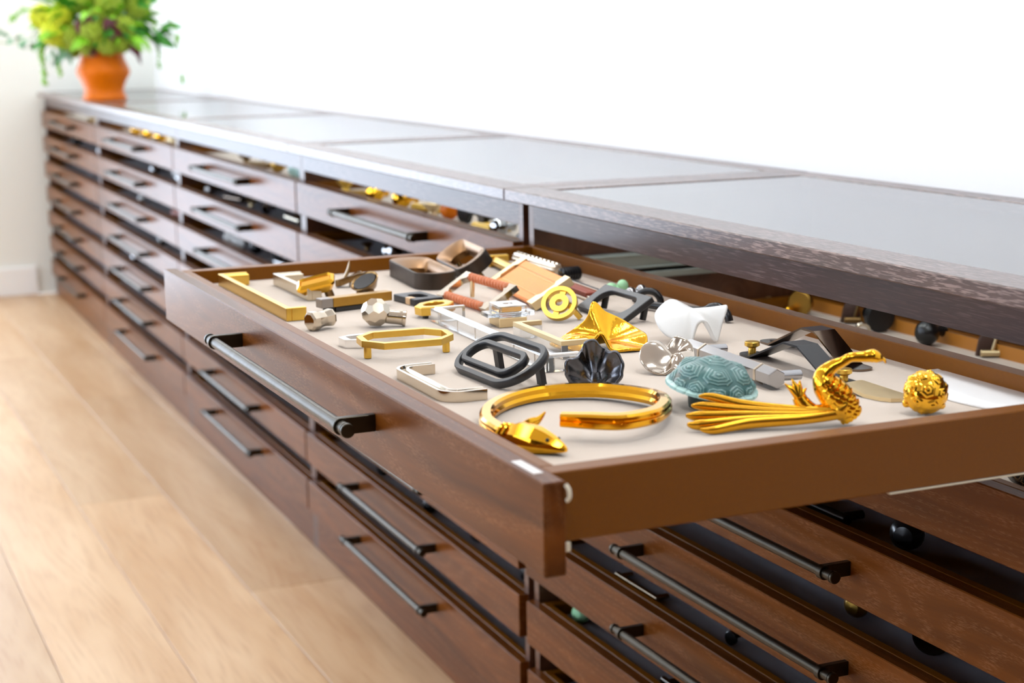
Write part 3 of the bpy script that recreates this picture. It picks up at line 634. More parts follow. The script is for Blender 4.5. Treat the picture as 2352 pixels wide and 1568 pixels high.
# 24 black fan shell: fan from its foot
Vv, F = [], []; na, nr = 64, 16
out = [(4, 2.2), (20, 2.9), (40, 3.6), (56, 3.95), (66, 3.55), (78, 3.7), (92, 4.55), (102, 4.45), (112, 3.6), (122, 3.4), (138, 3.9), (155, 3.3), (170, 2.7), (178, 2.3)]
for j in range(na+1):
    a = 2+176*j/na; k = max(i for i in range(len(out)) if out[i][0] <= a or i == 0); k = min(k, len(out)-2)
    u = min(1, max(0, (a-out[k][0])/(out[k+1][0]-out[k][0]))); u = u*u*(3-2*u); R = (out[k][1]*(1-u)+out[k+1][1]*u)*cm
    for i in range(nr+1):
        s = 0.04+0.96*i/nr; x = R*s*math.cos(math.radians(a)); z = R*s*math.sin(math.radians(a))
        fold = -0.9*math.exp(-((a-112)/9)**2)-0.55*math.exp(-((a-72)/8)**2)+0.35*math.exp(-((a-92)/9)**2)
        yv = 0.010*fold*s*-1.0 + 0.40*R*s*0.7 - 0.006*math.sin(PI*s)*-1 + 0.004*math.sin(math.radians(a*2))*s - 0.35*abs(x)*s
        Vv.append(V3((x, yv, z)))
for j in range(na):
    for i in range(nr): F.append((j*(nr+1)+i, j*(nr+1)+i+1, (j+1)*(nr+1)+i+1, (j+1)*(nr+1)+i))
t = ruffle('shell_knob', 'black fan-shaped shell knob standing upright with deep folds', 0.932, 0.2275, (Vv, F), 'blackbronze', 0.004)
obj('foot', tr(lathe([(0.008, 0), (0.008, 0.004), (0.005, 0.012)], 16), (0, 0.008, 0)), 'blackbronze', t)
# 27 hexagonal bar pull
t = sample('hex_pull', 'chrome hexagonal bar pull with collars, behind the green shell knob', 0.850, 0.3815, math.atan2(-0.007, 0.165))
def hexl(r, x): return [(x, r*math.cos(PI/3*k+PI/6), 0.0088+r*math.sin(PI/3*k+PI/6)) for k in range(6)]
obj('bar', loft([hexl(0.0092, 0), hexl(0.0100, 0.001), hexl(0.0100, 0.182), hexl(0.0092, 0.1835)]), 'chrome', t, smooth=False)
for xx in (0.034, 0.152): obj('collar', loft([hexl(0.0102, xx), hexl(0.0110, xx+0.0008), hexl(0.0110, xx+0.003), hexl(0.0102, xx+0.0038)]), 'nickel', t, smooth=False)
objs('post', [cyl((0.170, 0.008, 0.0088), (0.170, 0.034, 0.0080), 0.0052), cyl((0.018, 0.008, 0.0088), (0.018, 0.034, 0.0080), 0.0052)], 'chrome', t)
# 28, 31 shell knobs with stepped scutes
def shell(R, H, scutes, steps, step_h, na=220, nr=80, gap=0.055):
    Vv = [V3((0, 0, H+step_h*steps))]; F = []
    def hexd(dx, dy, ph):
        d = 0
        for k in range(3):
            a = PI/3*k+ph; d = max(d, abs(dx*math.cos(a)+dy*math.sin(a)))
        return d
    for j in range(na):
        a = 2*PI*j/na
        for i in range(1, nr+1):
            s = i/nr; ph = s*PI/2*0.97; x, y = R*math.sin(ph)*math.cos(a), R*math.sin(ph)*math.sin(a); z = H*math.cos(ph)
            px, py = s*math.cos(a), s*math.sin(a)
            ds = sorted((hexd(px-cx, py-cy, p)/q, (p, q)) for cx, cy, q, p in scutes)
            d = ds[0][0]*ds[0][1][1]; edge = (ds[1][0]-ds[0][0])*0.5*ds[0][1][1]
            lev = min(steps, edge/gap); fl = math.floor(lev); fr = lev-fl; lv = fl+min(1, max(0, (fr-0.55)/0.45)) if fl < steps else steps
            h = step_h*lv*(1 if s < 0.94 else max(0, (1-s)/0.06)); nx, ny, nz = math.sin(ph)*math.cos(a), math.sin(ph)*math.sin(a), math.cos(ph)*R/H
            q = math.sqrt(nx*nx+ny*ny+nz*nz); Vv.append(V3((x+nx/q*h, y+ny/q*h, z+nz/q*h)))
    for j in range(na):
        k = (j+1) % na; F.append((0, 1+j*nr, 1+k*nr))
        for i in range(nr-1): F.append((1+j*nr+i, 1+j*nr+i+1, 1+k*nr+i+1, 1+k*nr+i))
    return Vv, F
scut = [(0.0, 0.0, 1.0, 0.0)]
for k in range(6): scut.append((0.56*math.cos(PI/3*k+PI/6), 0.56*math.sin(PI/3*k+PI/6), 1.0, 0.0))
for k in range(12): scut.append((0.97*math.cos(PI/6*k), 0.97*math.sin(PI/6*k), 0.95, PI/6*k))
def rimring(R, nn, z0, z1, notch):
    L0, L1, L2, L3 = [], [], [], []
    for j in range(nn):
        a = 2*PI*j/nn; r = R*(1.0 if (j % (nn//notch)) > 0 else 0.975)
        for L, q, z in ((L0, 0.86, z0), (L1, r/R, z0+0.0004), (L2, r/R*0.995, z1), (L3, 0.90, z1+0.0022)): L.append((R*q*math.cos(a), R*q*math.sin(a), z))
    return loft([L0, L1, L2, L3], cap=False)
t = sample('shell_knob', 'glazed blue-green tortoise-shell knob on a round foot', 1.062, 0.2835, rot=(0, 0, CAMR))
Rt = (math.radians(5), math.radians(8), 0)
obj('carapace', tr(shell(0.0385, 0.0255, scut, 4, 0.0010, 320, 110), (0, 0, 0.0190), Rt), 'verdigris', t, ang=50)
obj('rim', tr(rimring(0.0435, 176, -0.0022, 0.0008, 22), (0, 0, 0.0190), Rt), 'verdigris', t, ang=40)
obj('foot', lathe([(0.0215, 0), (0.0222, 0.004), (0.0222, 0.014), (0.028, 0.0170)], 36), 'verdigris_foot', t)
t = sample('shell_knob', 'small polished gold tortoise-shell knob by the near side of the drawer', 1.178, 0.4385, rot=(0, 0, CAMR))
Rt = (math.radians(70), math.radians(-16), 0)
obj('carapace', tr(shell(0.0195, 0.0150, scut, 2, 0.00080, 280, 120, 0.10), (0, 0, 0.0195), Rt), 'gold_sharp', t, ang=50)
obj('rim', tr(rimring(0.0200, 88, -0.002, 0.0002, 22), (0, 0, 0.0195), Rt), 'gold_sharp', t); obj('stem', tr(lathe([(0.009, -0.016), (0.009, -0.008), (0.017, -0.0015)], 24), (0, 0, 0.0195), Rt), 'gold_sharp', t)
objs('foot', [ball((0.0195*math.cos(a), 0.002, 0.0195+0.0195*math.sin(a)), 0.0042, 10) for a in (-0.7, 3.7)], 'gold_sharp', t)
# 29 fish bangle ring pull
C0 = (1.055, 0.145)
t = sample('fish_ring', 'large polished gold ring pull shaped as a fish, head by the drawer front', *C0)
P = [(1.1140, 0.1030, .0185), (1.1290, 0.1220, .0185), (1.1440, 0.1440, .0185), (1.1400, 0.1690, .0180), (1.1240, 0.1925, .0165), (1.0886, 0.2190, .0150), (1.0520, 0.2290, .0128), (1.0140, 0.2200, .0112), (0.9830, 0.1980, .0100), (0.9680, 0.1560, .0092), (0.9800, 0.1150, .0088), (1.0120, 0.0800, .0088), (1.0560, 0.0580, .0090), (1.0960, 0.0515, .0100), (1.1150, 0.0510, .0105)]
P = cat([(x-C0[0], y-C0[1], z) for x, y, z in P], 8)
sec = [(-0.0050, -0.0068), (0.0050, -0.0068), (0.0068, -0.0048), (0.0066, -0.0012), (0.0048, 0.0000), (0.0062, 0.0014), (0.0060, 0.0040), (0.0040, 0.0062), (-0.0040, 0.0068), (-0.0060, 0.0044), (-0.0050, 0.0), (-0.0066, -0.0030)]
obj('body', sweep(P, sec, scale=lambda s: (0.80+0.20*min(1, s/0.08), 0.86+0.14*min(1, s/0.08))), 'gold', t, ang=28)
H = [(1.1110, 0.0505, .0105), (1.1180, 0.0530, .0115), (1.1300, 0.0590, .0115), (1.1440, 0.0680, .0105), (1.1560, 0.0755, .0085), (1.1690, 0.0815, .0062)]
H = cat([(x-C0[0], y-C0[1], z) for x, y, z in H], 5)
def fishsec(k=14):
    return [(1.0, -0.25), (0.86, 0.30), (0.30, 0.98), (-0.30, 0.98), (-0.86, 0.30), (-1.0, -0.25), (-0.75, -0.85), (0.75, -0.85)]
wid = [0.0062, 0.0080, 0.0150, 0.0140, 0.0090, 0.0020]; hei = [0.0068, 0.0080, 0.0128, 0.0112, 0.0075, 0.0022]
def hs(s):
    q = s*(len(wid)-1); i = min(int(q), len(wid)-2); u = q-i; return (wid[i]*(1-u)+wid[i+1]*u, hei[i]*(1-u)+hei[i+1]*u)
h = obj('head', sweep(H, fishsec(), scale=hs), 'gold', t, ang=22)
e = [(1.1560-C0[0], 0.0755-C0[1], 0.0085)]
obj('eye', join(ball((0.1030, -0.0755, 0.0135), 0.0018, 10), ball((0.0990, -0.0635, 0.0125), 0.0018, 10)), 'black', h)
obj('crest', join(ball((0.0940, -0.0730, 0.0165), 0.0022, 8), ball((0.0985, -0.0715, 0.0150), 0.0020, 8), ball((0.0900, -0.0760, 0.0175), 0.0020, 8), ball((0.1015, -0.0690, 0.0135), 0.0018, 8)), 'gold', h)
obj('gill', join(*[tube(cat([(0.062+k*0.004, -0.1035+k*0.003, 0.013), (0.061+k*0.004, -0.0960+k*0.003, 0.0200), (0.0585+k*0.004, -0.0850+k*0.003, 0.0150)], 4), 0.0022, 8) for k in range(2)]), 'gold', h)
obj('fin', tube(cat([(0.0720, -0.0870, 0.0160), (0.0725, -0.0770, 0.0215), (0.0705, -0.0690, 0.0230), (0.0665, -0.0600, 0.0285)], 5), [0.0055, 0.0050, 0.0036, 0.0006], 10, flat=(0.35, 1.0)), 'gold', h)
# 30 bird pull
C1 = (1.178, 0.342)
t = sample('bird_pull', 'polished gold bird-shaped pull with a long fanned tail', *C1, CAMR)
body = [(0.0150, -0.004, 0.008), (0.0080, -0.003, 0.015), (-0.0010, -0.001, 0.026), (-0.0090, 0.001, 0.036), (-0.0115, 0.002, 0.044), (-0.0045, 0.002, 0.0515), (0.0050, 0.001, 0.0565), (0.0120, 0.0, 0.0605), (0.0240, 0.0, 0.0610), (0.0310, 0.0, 0.0615), (0.0360, 0.0, 0.0595), (0.0400, 0.0, 0.0575)]
obj('body', tube(cat(body, 5), [0.0080, 0.0128, 0.0150, 0.0128, 0.0085, 0.0062, 0.0046, 0.0042, 0.0050, 0.0062, 0.0048, 0.0010], 18), 'gold', t, ang=70)
g = []
for i in range(7):
    u = i/6; cx_, cz_ = 0.0120-0.0225*u, 0.0110+0.0280*u; r = 0.0085+0.0068*math.sin(PI*(0.15+0.75*u))
    for j in range(6):
        a = math.radians(-66+23*j+(11 if i % 2 else 0)); 
        g.append(tr(ball((0, 0, 0), 0.0031, 10, (1.1, 0.14, 1.35)), (cx_+r*math.sin(a)*0.74, -0.0025-r*math.cos(a)*0.94, cz_+r*math.sin(a)*0.52), (0, -0.6, a*0.9)))
obj('breast_feathers', join(*g), 'gold', t)
obj('beak', tube(cat([(0.0385, 0, 0.0588), (0.0415, 0, 0.0575), (0.0425, 0, 0.0545)], 4), [0.0022, 0.0016, 0.0004], 8), 'gold', t)
g = []
tips = [((-0.121, 0.008, 0.0250), 0.0038), ((-0.128, 0.002, 0.0180), 0.0042), ((-0.134, -0.008, 0.0115), 0.0046), ((-0.134, -0.019, 0.0062), 0.0048), ((-0.124, -0.029, 0.0038), 0.0036)]
for (tx, ty, tz), r in tips:
    P = cat([(0.010, -0.012, 0.014), (-0.030, -0.010+ty*0.2, 0.0080+tz*0.28), (-0.080, ty*0.55-0.004, tz*0.55+0.005), (tx+0.012, ty, tz), (tx, ty, tz+0.001)], 6)
    g.append(tube(P, [0.0052, 0.0044, 0.0050, r*1.05, r*0.25], 12, flat=(0.62, 1.0)))
for i, gg in enumerate(g): obj('tail_feather', gg, 'gold_satin', t, ang=70)
g = [tube(cat([(-0.006, -0.004, 0.014), (-0.020, -0.004, 0.014), (-0.030, -0.003, 0.020), (-0.034, -0.003, 0.027)], 5), [0.0070, 0.0058, 0.0072, 0.0060], 12)]
for dx, dz in ((-0.0125, 0.0125), (-0.006, 0.0165), (0.001, 0.0150), (0.007, 0.008)):
    g.append(tube([(-0.034, -0.003, 0.026), (-0.034+dx*0.5, -0.003, 0.026+dz*0.6), (-0.034+dx, -0.002, 0.026+dz)], [0.0040, 0.0028, 0.0005], 8))
obj('crest', join(*g), 'gold', t, ang=70)
obj('wing', tube(cat([(0.0060, -0.0165, 0.022), (0.0005, -0.0160, 0.016), (-0.0010, -0.0140, 0.011)], 5), [0.0014, 0.0045, 0.0030], 10, flat=(0.5, 1.0)), 'gold_satin', t)
# 33, 34 bent strap pulls
def strap_geo(L, w, apex, th=0.0022, foot=0.024):
    P = [(0, 0, 0.0012), (foot, 0, 0.0012), (L*0.47, 0, apex), (L*0.60, 0, apex), (L-foot, 0, 0.0012), (L, 0, 0.0012)]
    out = []
    n = len(P); loops = []
    def at_x(s, w_): return [(s[0], -w_/2, s[2]-th/2), (s[0], w_/2, s[2]-th/2), (s[0], w_/2, s[2]+th/2), (s[0], -w_/2, s[2]+th/2)]
    Q = [(P[0], w*0.30), ((0.0015, 0, 0.0012), w*0.62), ((0.005, 0, 0.0012), w*0.90), ((0.010, 0, 0.0012), w)]+[(p, w) for p in P[1:5]]+[((L-0.010, 0, 0.0012), w), ((L-0.005, 0, 0.0012), w*0.90), ((L-0.0015, 0, 0.0012), w*0.62), (P[5], w*0.30)]
    return loft([at_x(p, ww) for p, ww in Q])
t = sample('strap_pull', 'matt black bent strap pull fixed with two brass knobs', 0.858, 0.4470, math.radians(0.5))
obj('strap', strap_geo(0.192, 0.0255, 0.0275), 'black', t, ang=20)
for xx in (0.012, 0.179): obj('knob', tr(lathe([(0.0042, 0), (0.0042, 0.0050), (0.0038, 0.0058), (0.0082, 0.0085), (0.0082, 0.0122), (0.0076, 0.0128)], 24), (xx, 0, 0.0024)), 'brass', t)
t = sample('strap_pull', 'dark polished nickel bent strap pull behind the black one', 0.806, 0.5060, math.radians(-1))
obj('strap', strap_geo(0.192, 0.0265, 0.0295), 'gun', t, ang=20)
obj('hole', tr(lathe([(0.0032, 0), (0.0032, 0.0004)], 16), (0.013, 0, 0.0023)), 'dark', t)  # dark disc on the strap, painted shade of a hole
# 35 champagne tongue plate
t = sample('tongue_plate', 'satin champagne brass tongue plate with a dark screw hole', 1.052, 0.4345, math.radians(11))
L = [(0.016, -0.014), (0.045, -0.0155), (0.064, -0.0155), (0.075, -0.011), (0.080, -0.003), (0.080, 0.005), (0.075, 0.012), (0.062, 0.0165), (0.040, 0.0165), (0.016, 0.012)]
def bend(L, z): return [(x, y, z+max(0, 0.034-x)*0.30) for x, y in L]
obj('plate', loft([bend(L, 0.0025), bend(L, 0.0062)]), 'champagne', t, ang=20); obj('screw_hole_shade', tr(lathe([(0.0046, 0), (0.0046, 0.0004)], 20), (0.060, 0.002, 0.0061)), 'dark', t)  # dark disc on the solid plate, shade of the hole painted
# 32 white blade plate
t = sample('plate_pull', 'large flat white lacquered plate pull beside the near side of the drawer', 1.12, 0.535)
a0, b0, c0 = V3((1.052, 0.560, 0)), V3((1.082, 0.5065, 0)), V3((1.160, 0.4900, 0))
O = V3((1.12, 0.535, 0))
edge = cat([(1.0500, 0.556, 0), (1.0560, 0.525, 0), (1.0760, 0.5065, 0), (1.110, 0.4930, 0), (1.150, 0.4900, 0), (1.190, 0.4965, 0), (1.215, 0.5150, 0)], 5)
top = [V3((1.0350+0.20*i/(len(edge)-1)*0.95, 0.556-0.0*i, 0)) for i in range(len(edge))]
mid = [V3((1.0400+0.178*i/(len(edge)-1), 0.5480-0.022*i/(len(edge)-1), 0)) for i in range(len(edge))]
def stripz(th):
    Vv, F = [], []; k = len(edge)
    far_ = [V3((1.0335+0.178*i/(k-1), 0.5860-0.006*i/(k-1), 0)) for i in range(k)]
    for i in range(k):
        for p, z in ((edge[i], 0.0020), (edge[i]*0.5+mid[i]*0.5, 0.0036), (mid[i], 0.0046), (far_[i], 0.0036)): Vv.append(V3((p.x-O.x, p.y-O.y, z)))
    for i in range(k-1):
        for j in range(3): F.append((i*4+j, i*4+j+1, i*4+4+j+1, i*4+4+j))
    return Vv, F
obj('plate', stripz(0.002), 'white', t, ang=20, solid=0.0018); obj('hole', tr(lathe([(0.0036, 0), (0.0036, 0.0003)], 20), (1.0540-O.x, 0.5740-O.y, 0.0052)), 'steel', t)
# 36 black square frame pull
t = sample('ring_pull', 'matt black square frame pull with an oval opening, propped on its leg', 0.578, 0.4130, rot=(math.radians(31), 0, math.radians(1)))
obj('frame', tr(ringplate(0.060, 0.0245, 0.002, 0, 0, 0.0075, 0.0008, 8, (0.044, 0.0165, 0.0160)), (0, 0.0245, 0)), 'black', t, ang=30)
objs('leg', [cyl((0.050, 0.040, 0), (0.050, 0.027, -0.0135), 0.0042), cyl((-0.050, 0.040, 0), (-0.050, 0.027, -0.0135), 0.0042)], 'black', t)
# 37 fluted nickel pull, 38 ribbed black knob
t = sample('fluted_pull', 'polished nickel fluted bar pull lying in the far corner', 0.082, 0.521, math.radians(-1))
def flut(x, r): return [(x, r*(1+0.07*math.cos(12*2*PI*k/72))*math.cos(2*PI*k/72), 0.0100+r*(1+0.07*math.cos(12*2*PI*k/72))*math.sin(2*PI*k/72)) for k in range(72)]
obj('bar', loft([flut(0, 0.0070), flut(0.002, 0.0088), flut(0.150, 0.0088), flut(0.153, 0.0065)]), 'nickel', t, ang=25)
objs('bead', [*[ball((0.010+i*0.0145, -0.001, 0.0190), 0.0022, 8) for i in range(10)]], 'nickel', t)
objs('post', [cyl((0.145, 0.006, 0.009), (0.148, 0.032, 0.008), 0.0045), cyl((0.012, 0.006, 0.009), (0.012, 0.032, 0.008), 0.0045)], 'nickel', t)
pr = [(0.0075, 0), (0.0090, 0.0008)]
for i in range(7): pr += [(0.0098, 0.001+i*0.0042), (0.0098, 0.0036+i*0.0042), (0.0086, 0.0040+i*0.0042), (0.0086, 0.0049+i*0.0042)]
one('ribbed_knob', 'black ribbed cylinder knob at the end of the fluted bar', 'knob', lathe(pr, 28), 'blackgloss', (0.286, 0.497, ZF+0.0100), (math.radians(-88), 0, math.radians(4)), ang=30)
# 39, 40 double-bud knobs
def bud(name, label, x, y, mt, s):
    t = sample(name, label, x, y, CAMR)
    obj('buds', join(ball((-0.0068*s, 0, 0.0085*s), 0.0076*s, 18, (1.1, 1, 1)), ball((0.0078*s, 0.002, 0.0112*s), 0.0080*s, 18, (0.95, 1, 1.05)), ball((0.0004, 0.001, 0.0070*s), 0.0058*s, 16, (1.5, 1, 1))), mt, t, ang=80)
    obj('stem', cyl((0.004*s, 0.004, 0.006*s), (0.016*s, 0.018, 0.006*s), 0.0035*s), 'black' if mt == 'mint' else mt, t)
bud('bud_knob', 'mint green double-bud knob near the back of the drawer', 0.424, 0.514, 'mint', 1.05)
bud('bud_knob', 'chrome double-bud knob near the back of the drawer', 0.464, 0.522, 'chrome', 0.95)
# 41, 42 bowed tube pulls
t = one('bow_pull', 'small black arched tube pull standing beside the chrome bud knob', 'handle', tube(cat([(-0.018, 0, 0.0005), (-0.014, 0, 0.0095), (-0.003, 0, 0.0150), (0.008, 0, 0.0140), (0.015, 0, 0.0075), (0.017, 0, 0.0005)], 6), 0.0046, 14), 'blackgloss', (0.512, 0.5145, ZF), (0, 0, math.radians(42)))
t = one('bow_pull', 'long black bowed tube pull behind the white ceramic knob', 'handle', tube(cat([(-0.075, 0, 0.0055), (-0.030, 0, 0.0060), (0.030, 0, 0.0085), (0.048, 0, 0.0150), (0.060, 0, 0.0160), (0.072, 0, 0.0095), (0.076, 0, 0.0005)], 6), 0.0050, 14), 'blackgloss', (0.612, 0.5085, ZF), (0, 0, math.radians(17)))
# 43 nickel and red leather pull
t = sample('slim_pull', 'slim polished nickel pull with a dark red leather strip', 0.330, 0.466, math.radians(-4))
obj('bar', join(box(0, 0.135, 0.016, 0.023, 0.010, 0.0135, 0.0006), box(0, 0.135, -0.004, 0.003, 0.002, 0.0055, 0.0006), box(0.128, 0.135, -0.004, 0.023, 0.002, 0.009, 0.0006)), 'nickel', t)
obj('leather_strip', box(0.020, 0.112, 0.002, 0.017, 0.0015, 0.0105, 0.001), 'red', t)

# ---------------------------------------------------------------- hardware in the other drawers, seen through the gaps above the fronts
def knob_round(r, L):    # a round knob lying on its side, axis along y
    return tr(lathe([(0.0005, -r*0.9), (r*0.55, -r*0.80), (r*0.92, -r*0.40), (r, 0), (r*0.80, r*0.55), (r*0.40, r*0.85), (r*0.36, r*0.9+L*0.6), (r*0.55, r*0.9+L), (r*0.50, r*0.92+L)], 20), (0, 0, r), (-PI/2, 0, 0))
def knob_disc(r, L):     # flat drum knob on its edge
    return tr(lathe([(r*0.9, 0), (r, r*0.08), (r, r*0.50), (r*0.9, r*0.58), (r*0.35, r*0.62), (r*0.30, r*0.62+L), (r*0.45, r*0.62+L)], 22), (0, 0, r), (-PI/2, 0, 0))
def pull_small(r, L):    # bow pull lying flat
    return join(cyl((-L/2, 0, r), (L/2, 0, r), r, 12), cyl((-L/2+2*r, 0, r), (-L/2+2*r, 4.5*r, r), r*0.8, 10), cyl((L/2-2*r, 0, r), (L/2-2*r, 4.5*r, r), r*0.8, 10))
def cup_small(r, L):
    return tr(lathe([(r*0.35, 0), (r*0.45, r*0.15), (r*0.35, r*0.5), (r*0.95, r*1.1), (r, r*1.25), (r*0.85, r*1.2), (r*0.3, r*0.7)], 20), (0, 0, 0))
def ring_small(r, L):
    return tr(loft([circ(r, 0, 24), circ(r, r*0.35, 24), circ(r*0.6, r*0.35, 24), circ(r*0.6, 0, 24)], ring=True), (0, 0, r*0.94), (math.radians(-70), 0, 0))
KN = {'round': ('round_knob', knob_round, 'knob'), 'drum': ('drum_knob', knob_disc, 'knob'), 'bar': ('bar_pull', pull_small, 'handle'), 'cup': ('dish_knob', cup_small, 'knob'), 'ring': ('hoop_knob', ring_small, 'knob')}
cache = {}
laid = [(o, ZF) for o in list(COL.objects) if o.parent is None and 'category' in o.keys() and o['category'] in ('handle', 'knob')]
def put(kind, mt, r, L, x, y, z, rz, label, group=None):
    nm, fn, ct = KN[kind]; key = (kind, mt, r, L)
    if key in cache:
        o = cache[key].copy(); COL.objects.link(o)
        if 'group' in o: del o['group']
    else: o = obj(nm, fn(r, L), mt); cache[key] = o
    o.location = (x, y, z); o.rotation_euler = (0, 0, rz); tag(o, label, ct, group); laid.append((o, z)); return o
def row(k, i, items, where):   # i: index of the run's cabinet; items: (fraction, back, kind, material, r, L, rz, label, group)
    z = ZR-k*PITCH-0.0194
    for fr, back, kind, mt, r, L, rz, label, group in items:
        r = r*(1.22 if r > 0.011 else 1.1); x = bounds[i+1]+(bounds[i]-bounds[i+1])*fr; p = runpt(x, FY+0.036+back)
        put(kind, mt, r, L, p[0], p[1], z, rz+PHI, label+' in '+where, (group+' in '+where) if group else None)
gk, gp = 'satin brass round knob', 'brass knobs'
w1 = 'the second-nearest cabinet\'s top drawer'
row(0, 0, [(0.10, 0.045, 'cup', 'brass', 0.018, 0.02, 0, 'wide brass cup knob', None), (0.20, 0.05, 'bar', 'brass_dark', 0.006, 0.10, 0.5, 'aged brass bar lying askew', None),
    (0.30, 0.03, 'round', 'gold', 0.017, 0.015, 0.6, 'gold round knob left of the chrome drum', None), (0.36, 0.05, 'drum', 'chrome', 0.015, 0.015, -0.4, 'chrome drum knob', None),
    (0.42, 0.035, 'round', 'gold', 0.017, 0.015, 0.2, 'gold round knob right of the chrome drum', None), (0.48, 0.06, 'bar', 'brass', 0.007, 0.09, 0.3, 'brass bar left of the black drums', None),
    (0.55, 0.04, 'cup', 'champagne', 0.017, 0.02, 0, 'pale brass cup knob', None), (0.60, 0.05, 'round', 'terracotta', 0.016, 0.015, 0.3, 'amber round knob', None),
    (0.66, 0.045, 'drum', 'blackgloss', 0.017, 0.02, 0.2, 'left one of two black drum knobs', None), (0.72, 0.05, 'drum', 'blackgloss', 0.017, 0.02, -0.1, 'right one of two black drum knobs', None),
    (0.77, 0.035, 'bar', 'brass', 0.007, 0.09, 0.1, 'brass bar right of the black drums', None), (0.835, 0.025, 'round', 'chrome', 0.014, 0.02, 0.4, 'chrome round knob', None),
    (0.90, 0.06, 'bar', 'champagne', 0.007, 0.11, 0.0, 'pale brass bar pull', None), (0.935, 0.03, 'bar', 'blackgloss', 0.007, 0.11, -0.05, 'black bar pull', None)], w1)
w2 = 'the second-nearest cabinet\'s second drawer'
row(1, 0, [(0.20, 0.05, 'cup', 'antique', 0.012, 0.01, 0, 'small antique brass cup knob', None), (0.38, 0.03, 'round', 'chrome', 0.019, 0.02, 0.9, 'chrome round knob', None),
    (0.43, 0.06, 'bar', 'chrome', 0.009, 0.08, 1.2, 'chrome bar pull', None), (0.50, 0.05, 'drum', 'blackgloss', 0.018, 0.02, 0, 'black drum knob', None), (0.58, 0.04, 'round', 'gun', 0.018, 0.02, 0.5, 'dark nickel round knob', None)], w2)
row(5, 0, [(0.30, 0.02, 'drum', 'black', 0.014, 0.02, 0.2, 'leftmost matt black drum knob', None), (0.55, 0.02, 'round', 'blackgloss', 0.014, 0.02, 0.5, 'gloss black round knob', None), (0.72, 0.03, 'drum', 'black', 0.014, 0.02, 0.6, 'matt black drum knob beside the large black round one', None),
    (0.92, 0.03, 'round', 'black', 0.020, 0.02, -0.3, 'large matt black round knob', None)], 'the second-nearest cabinet\'s sixth drawer')
w3 = 'the third-nearest cabinet\'s top drawer'
row(0, 1, [(0.42, 0.05, 'cup', 'antique', 0.018, 0.02, 0, 'antique brass cup knob', None), (0.52, 0.05, 'bar', 'antique', 0.008, 0.10, 0.3, 'antique brass bar pull', None), (0.66, 0.05, 'round', 'brass_dark', 0.016, 0.02, 0.3, 'aged brass round knob', None),
    (0.78, 0.05, 'round', 'verdigris', 0.017, 0.02, 0, 'left one of two green glazed round knobs', None), (0.86, 0.04, 'round', 'verdigris', 0.017, 0.02, 0.5, 'right one of two green glazed round knobs', None), (0.93, 0.03, 'drum', 'brass', 0.017, 0.02, 0.4, 'satin brass drum knob', None)], w3)
row(1, 1, [(0.15, 0.03, 'round', 'steel', 0.015, 0.02, 0.5, 'grey steel round knob', None), (0.30, 0.05, 'bar', 'gun', 0.008, 0.11, 0.2, 'dark nickel bar pull', None), (0.42, 0.06, 'cup', 'champagne', 0.015, 0.02, 0, 'pale cup knob', None),
    (0.58, 0.04, 'drum', 'chrome', 0.014, 0.02, 0.4, 'chrome drum knob', None), (0.76, 0.05, 'bar', 'nickel_satin', 0.010, 0.13, 0.0, 'satin nickel bar pull', None), (0.93, 0.03, 'ring', 'blackgloss', 0.017, 0.02, 0.4, 'black ring knob', None)], 'the third-nearest cabinet\'s second drawer')
row(2, 1, [(0.34, 0.02, 'drum', 'ceramic', 0.018, 0.02, 0.8, 'larger white ceramic drum knob', None), (0.41, 0.02, 'drum', 'ceramic', 0.016, 0.02, 0.8, 'smaller white ceramic drum knob', None), (0.50, 0.04, 'round', 'blackgloss', 0.016, 0.02, 0, 'black round knob', None),
    (0.62, 0.05, 'drum', 'black', 0.016, 0.02, 0.4, 'matt black drum knob', None), (0.72, 0.03, 'bar', 'chrome', 0.009, 0.09, 0.1, 'chrome bar pull', None), (0.88, 0.04, 'round', 'gun', 0.015, 0.02, 0, 'dark nickel round knob', None)], 'the third-nearest cabinet\'s third drawer')
w4 = 'the fourth-nearest cabinet\'s top drawer'
row(0, 2, [(0.36+0.075*q, 0.03+0.02*(q % 2), ('round', 'drum', 'round', 'cup', 'round', 'drum', 'round')[q], ('gold', 'brass', 'gold', 'champagne', 'gold', 'brass', 'champagne')[q], 0.017, 0.02, 0.3*q,
    ('leftmost gold round knob', 'left one of two satin brass drum knobs', 'gold round knob beside the pale cup', 'pale cup knob', 'rightmost gold round knob', 'right one of two satin brass drum knobs', 'pale round knob')[q], None) for q in range(7)], w4)
row(1, 2, [(0.58, 0.03, 'round', 'chrome', 0.016, 0.02, 0.2, 'chrome round knob left of the steel drum', None), (0.76, 0.04, 'drum', 'steel', 0.018, 0.02, 0.2, 'steel drum knob', None), (0.86, 0.03, 'round', 'chrome', 0.016, 0.02, 0.2, 'chrome round knob right of the steel drum', None)], 'the fourth-nearest cabinet\'s second drawer')
row(2, 2, [(0.40, 0.03, 'round', 'ceramic', 0.014, 0.02, 0.2, 'white round knob', None), (0.80, 0.04, 'bar', 'red', 0.012, 0.12, 0.1, 'dark red leather bar pull', None)], 'the fourth-nearest cabinet\'s third drawer')
row(3, 2, [(0.62, 0.03, 'round', 'steel', 0.015, 0.02, 0.2, 'steel round knob', None), (0.90, 0.03, 'drum', 'black', 0.016, 0.02, 0.2, 'black drum knob', None)], 'the fourth-nearest cabinet\'s fourth drawer')
row(4, 2, [(0.30, 0.02, 'round', 'chrome', 0.016, 0.02, 0.2, 'chrome round knob', None)], 'the fourth-nearest cabinet\'s fifth drawer')
